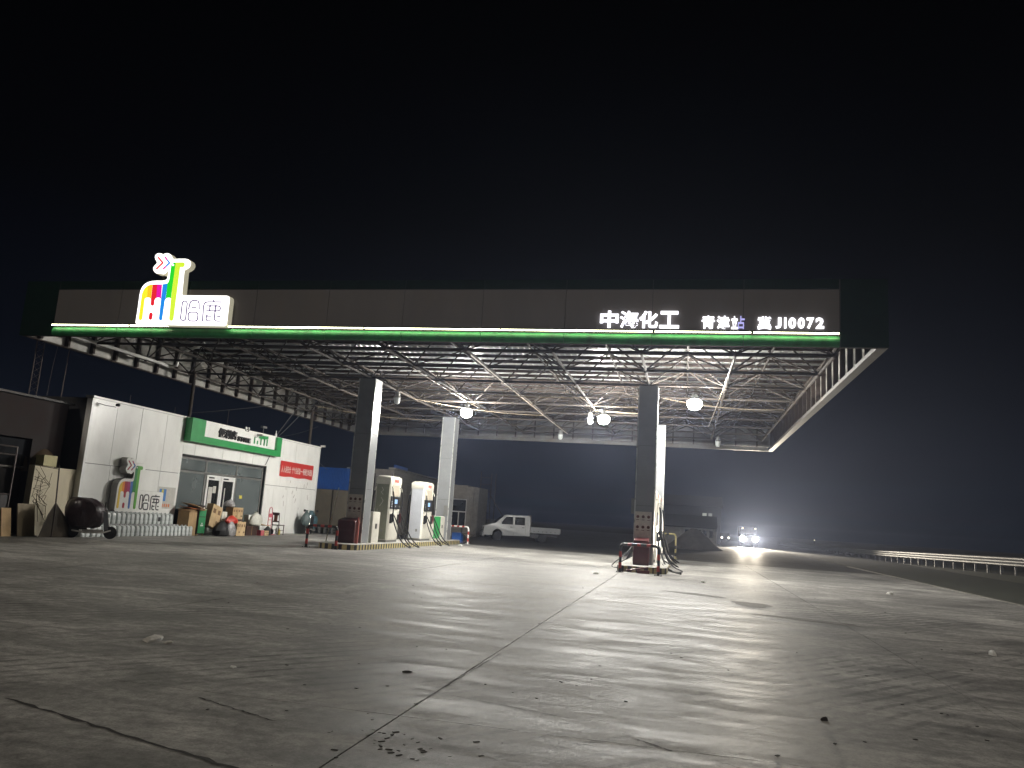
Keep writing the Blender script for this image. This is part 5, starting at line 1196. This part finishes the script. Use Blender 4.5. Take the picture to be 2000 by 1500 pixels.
# ------------------------------------------------------------------ far right: guardrail, oncoming truck, houses, heap
gx = 17.0
def rz_(y): return 1.20-.0123*(min(y, 82)-46)-.0055*max(0, y-82)
gd = thing('guardrail', 'long galvanised highway guardrail running away along the right side', 'guardrail', (gx, 60, 0))
pb = MB(); pb.box(-.05, .05, -.03, .03, -1.6, .0); pbm = pb.mesh('post', M['steel'])
ys = [43.3+2*k for k in range(56)]
for y in ys:
    o = link('post', pbm, gd); o.location = (gx+.10-gx, y-60, rz_(y)-.04)
prof = [(0, 0), (-.05, -.05), (-.05, -.11), (0, -.16), (-.05, -.21), (-.05, -.27), (0, -.32), (-.05, -.37), (-.05, -.43), (0, -.48)]
k = 0
for y0 in range(40, 156, 4):
    s = MB()
    for (a, za), (b, zb2) in zip(prof[:-1], prof[1:]):
        s.add([(gx+a, y0, rz_(y0)+za), (gx+b, y0, rz_(y0)+zb2), (gx+b, y0+4.02, rz_(y0+4)+zb2), (gx+a, y0+4.02, rz_(y0+4)+za)], [(0, 1, 2, 3)])
    part('beam', s, M['steel'], gd)
s = MB(); s.loft([[Vector((16.3, y, -.2)), Vector((17.0, y, rz_(y)-.95)), Vector((24, y, rz_(y)-.90)), Vector((60, y, rz_(y)-1.0)), Vector((60, y, -.5)), Vector((16.3, y, -.5))] for y in (-30, 46, 82, 160, 400)]); structure('embankment', s, M['grass'])
s = MB(); s.tube([(0, 0, 0), (0, 0, 6.5)], .08, 6); single('road_pole', s, M['drail'], 'faint dark roadside pole beyond the guardrail at far right', 'pole', loc=(30, 75, 0))

def oncoming(x, y, label, name, wd, hz, lampm, markers, spot, extra=0):
    t = thing(name, label, 'truck' if markers else 'car', (x, y, 0))
    P = lambda nm, s, m_, sm=False: part(nm, s, M[m_] if isinstance(m_, str) else m_, t, sm, world=False)
    w_ = wd/2+.18; H = 2.05 if markers else 1.4
    s = MB(); s.loft([[Vector((sx_*w_*k, yy, z)) for sx_, yy in ((-1, 0), (1, 0), (1, 2.0), (-1, 2.0))] for z, k in ((.35, 1), (1.15, 1), (H, .86))]); P('cab', s, 'distdark')
    s = MB(); s.add([(-w_*.86, -.01, 1.2), (w_*.86, -.01, 1.2), (w_*.78, .01, H-.15), (-w_*.78, .01, H-.15)], [(0, 1, 2, 3)]); P('windscreen', s, 'tglass')
    s = MB(); s.box(-w_, w_, 2.1, 5.5, .7, 2.3 if markers else 1.0); P('bed', s, 'distdark')
    s = MB(); s.box(-w_, w_, -.12, .0, .35, .60); P('bumper', s, 'distdark')
    wmx = wheel_mesh(.38, .22, 'wheel', [M['tyre'], M['gframe']])
    for a in (-w_+.12, w_-.12):
        for b in (.9, 4.3): o = link('wheel', wmx, t); o.location = (a, b, .38)
    for sd in (-1, 1):
        s = MB(); hr = .30 if markers else .13
        s.lathe([(.001, -.02), (hr, 0), (hr, .06)], 14, Matrix.Translation((sd*wd/2, -.16, hz)) @ Matrix.Rotation(math.pi/2, 4, 'X') @ Matrix.Rotation(math.pi, 4, 'Y')); P('headlight', s, lampm)
        if markers:
            s = MB(); s.box(sd*wd/2-.06, sd*wd/2+.06, -.08, .02, H+.02, H+.12); P('marker_lamp', s, M['marker'])
        if spot:
            ld = bpy.data.lights.new('headlight_beam', 'SPOT'); ld.energy = spot; ld.spot_size = R(62); ld.spot_blend = 1.0; ld.color = (1, .88, .70); ld.shadow_soft_size = .15
            lo = bpy.data.objects.new('headlight_beam', ld); C.objects.link(lo); lo.parent = t; lo.location = (sd*wd/2, -.35, hz)
            lo.rotation_euler = (R(90.5), 0, R(180)+R(3))
oncoming(7.08, 94.5, 'truck driving towards the station with two glaring headlights', 'oncoming_truck', 1.40, .95, M['head'], True, 25000)
oncoming(6.9, 145, 'small distant vehicle with dim headlights left of the oncoming truck', 'distant_car', 1.15, .62, emat('distant lamp', (1, .9, .75), 14.0), False, 0)

hs = thing('roadside_hut', 'low pale hut with dark windows and a gabled roof behind the soil heap', 'building', (1.0, 72, 0))
s = MB(); s.box(-1.8, 2.6, 72, 76, 0, 1.78); part('wall', s, M['distwall'], hs)
s = MB()
s.loft([[Vector((x, y, z)) for y, z in ((71.7, 1.80), (74, 2.85), (76.3, 1.80), (76.3, 1.72), (71.7, 1.72))] for x in (-2.2, 2.75)]); part('roof', s, M['distdark'], hs)
for k in range(5):
    s = MB(); s.box(.0+k*.52, .30+k*.52, 71.95, 71.99, .95, 1.55); part('window', s, M['tglass'], hs)
s = MB(); s.box(2.62, 2.72, 71.9, 72.0, .3, 1.5); part('door_edge', s, M['distwall'], hs)
t = thing('far_house', 'dark far house whose small upper window is lit', 'building', (3, 104, 0))
s = MB(); s.box(-3, 4.4, 104, 110, 0, 4.6); s.loft([[Vector((x, y, z)) for y, z in ((103.6, 4.6), (107, 6.0), (110.4, 4.6))] for x in (-3.3, 4.6)]); part('wall', s, M['distdark'], t)
for a, b, m_ in ((2.10, 2.62, emat('lit far window bright', (.7, .72, .62), .45)), (2.85, 3.30, M['farlit'])):
    s = MB(); s.box(a, b, 103.9, 103.97, 3.0, 3.75); part('window', s, m_, t)
    s = MB(); s.box(a+.1, b, 103.87, 103.89, 3.28, 3.36); part('window_bar', s, M['distdark'], t)
s = MB(); n = 22; rings = []; q = random.Random(4)
for z, k in ((0, 1), (.25, .86), (.6, .66), (1.0, .46), (1.4, .26), (1.68, .08)):
    rings.append([Vector((2.5*k*math.cos(2*math.pi*i/n)*(1+q.uniform(-.07, .07)), 2.0*k*math.sin(2*math.pi*i/n)*(1+q.uniform(-.07, .07)), z+q.uniform(-.04, .04)*(z > 0))) for i in range(n)])
s.loft(rings); single('soil_heap', s, M['mound'], 'dark heap of soil in front of the roadside hut', 'heap', loc=(.75, 68.6, -.05), smooth=True)
s = MB(); s.loft([[Vector((x*k, y*k, z)) for x, y in ((-.6, -.5), (.6, -.5), (.6, .5), (-.6, .5))] for z, k in ((0, 1), (1.1, .05))]); single('covered_stack', s, M['distwall'], 'small pale pyramid shaped stack left of the front right column', 'stack', loc=(-3.6, 66, 0))
# distant dot lights
s = MB(); s.tube([(0, 0, 0), (0, 0, .7)], .03, 5); tt = thing('delineator', 'tiny lit reflector above the far guardrail', 'reflector', (17.6, 118, .5))
part('stake', s, M['steel'], tt, world=False)
s = MB(); s.lathe([(.001, -.06), (.06, 0), (.001, .06)], 8, Matrix.Translation((0, 0, .74))); part('lens', s, M['marker'], tt, world=False)

# ------------------------------------------------------------------ haze
hz = MB(); hz.box(-420, 420, -60, 820, -1.2, 10.5)
m = bpy.data.materials.new('night haze'); m.use_nodes = True; n = m.node_tree; n.nodes.clear()
o_ = n.nodes.new('ShaderNodeOutputMaterial'); pv = n.nodes.new('ShaderNodeVolumePrincipled')
pv.inputs['Color'].default_value = (.60, .70, 1.0, 1); pv.inputs['Density'].default_value = HAZE; pv.inputs['Anisotropy'].default_value = .68
n.links.new(pv.outputs[0], o_.inputs['Volume'])
o = link('haze', hz.mesh('haze', m)); o['kind'] = 'stuff'
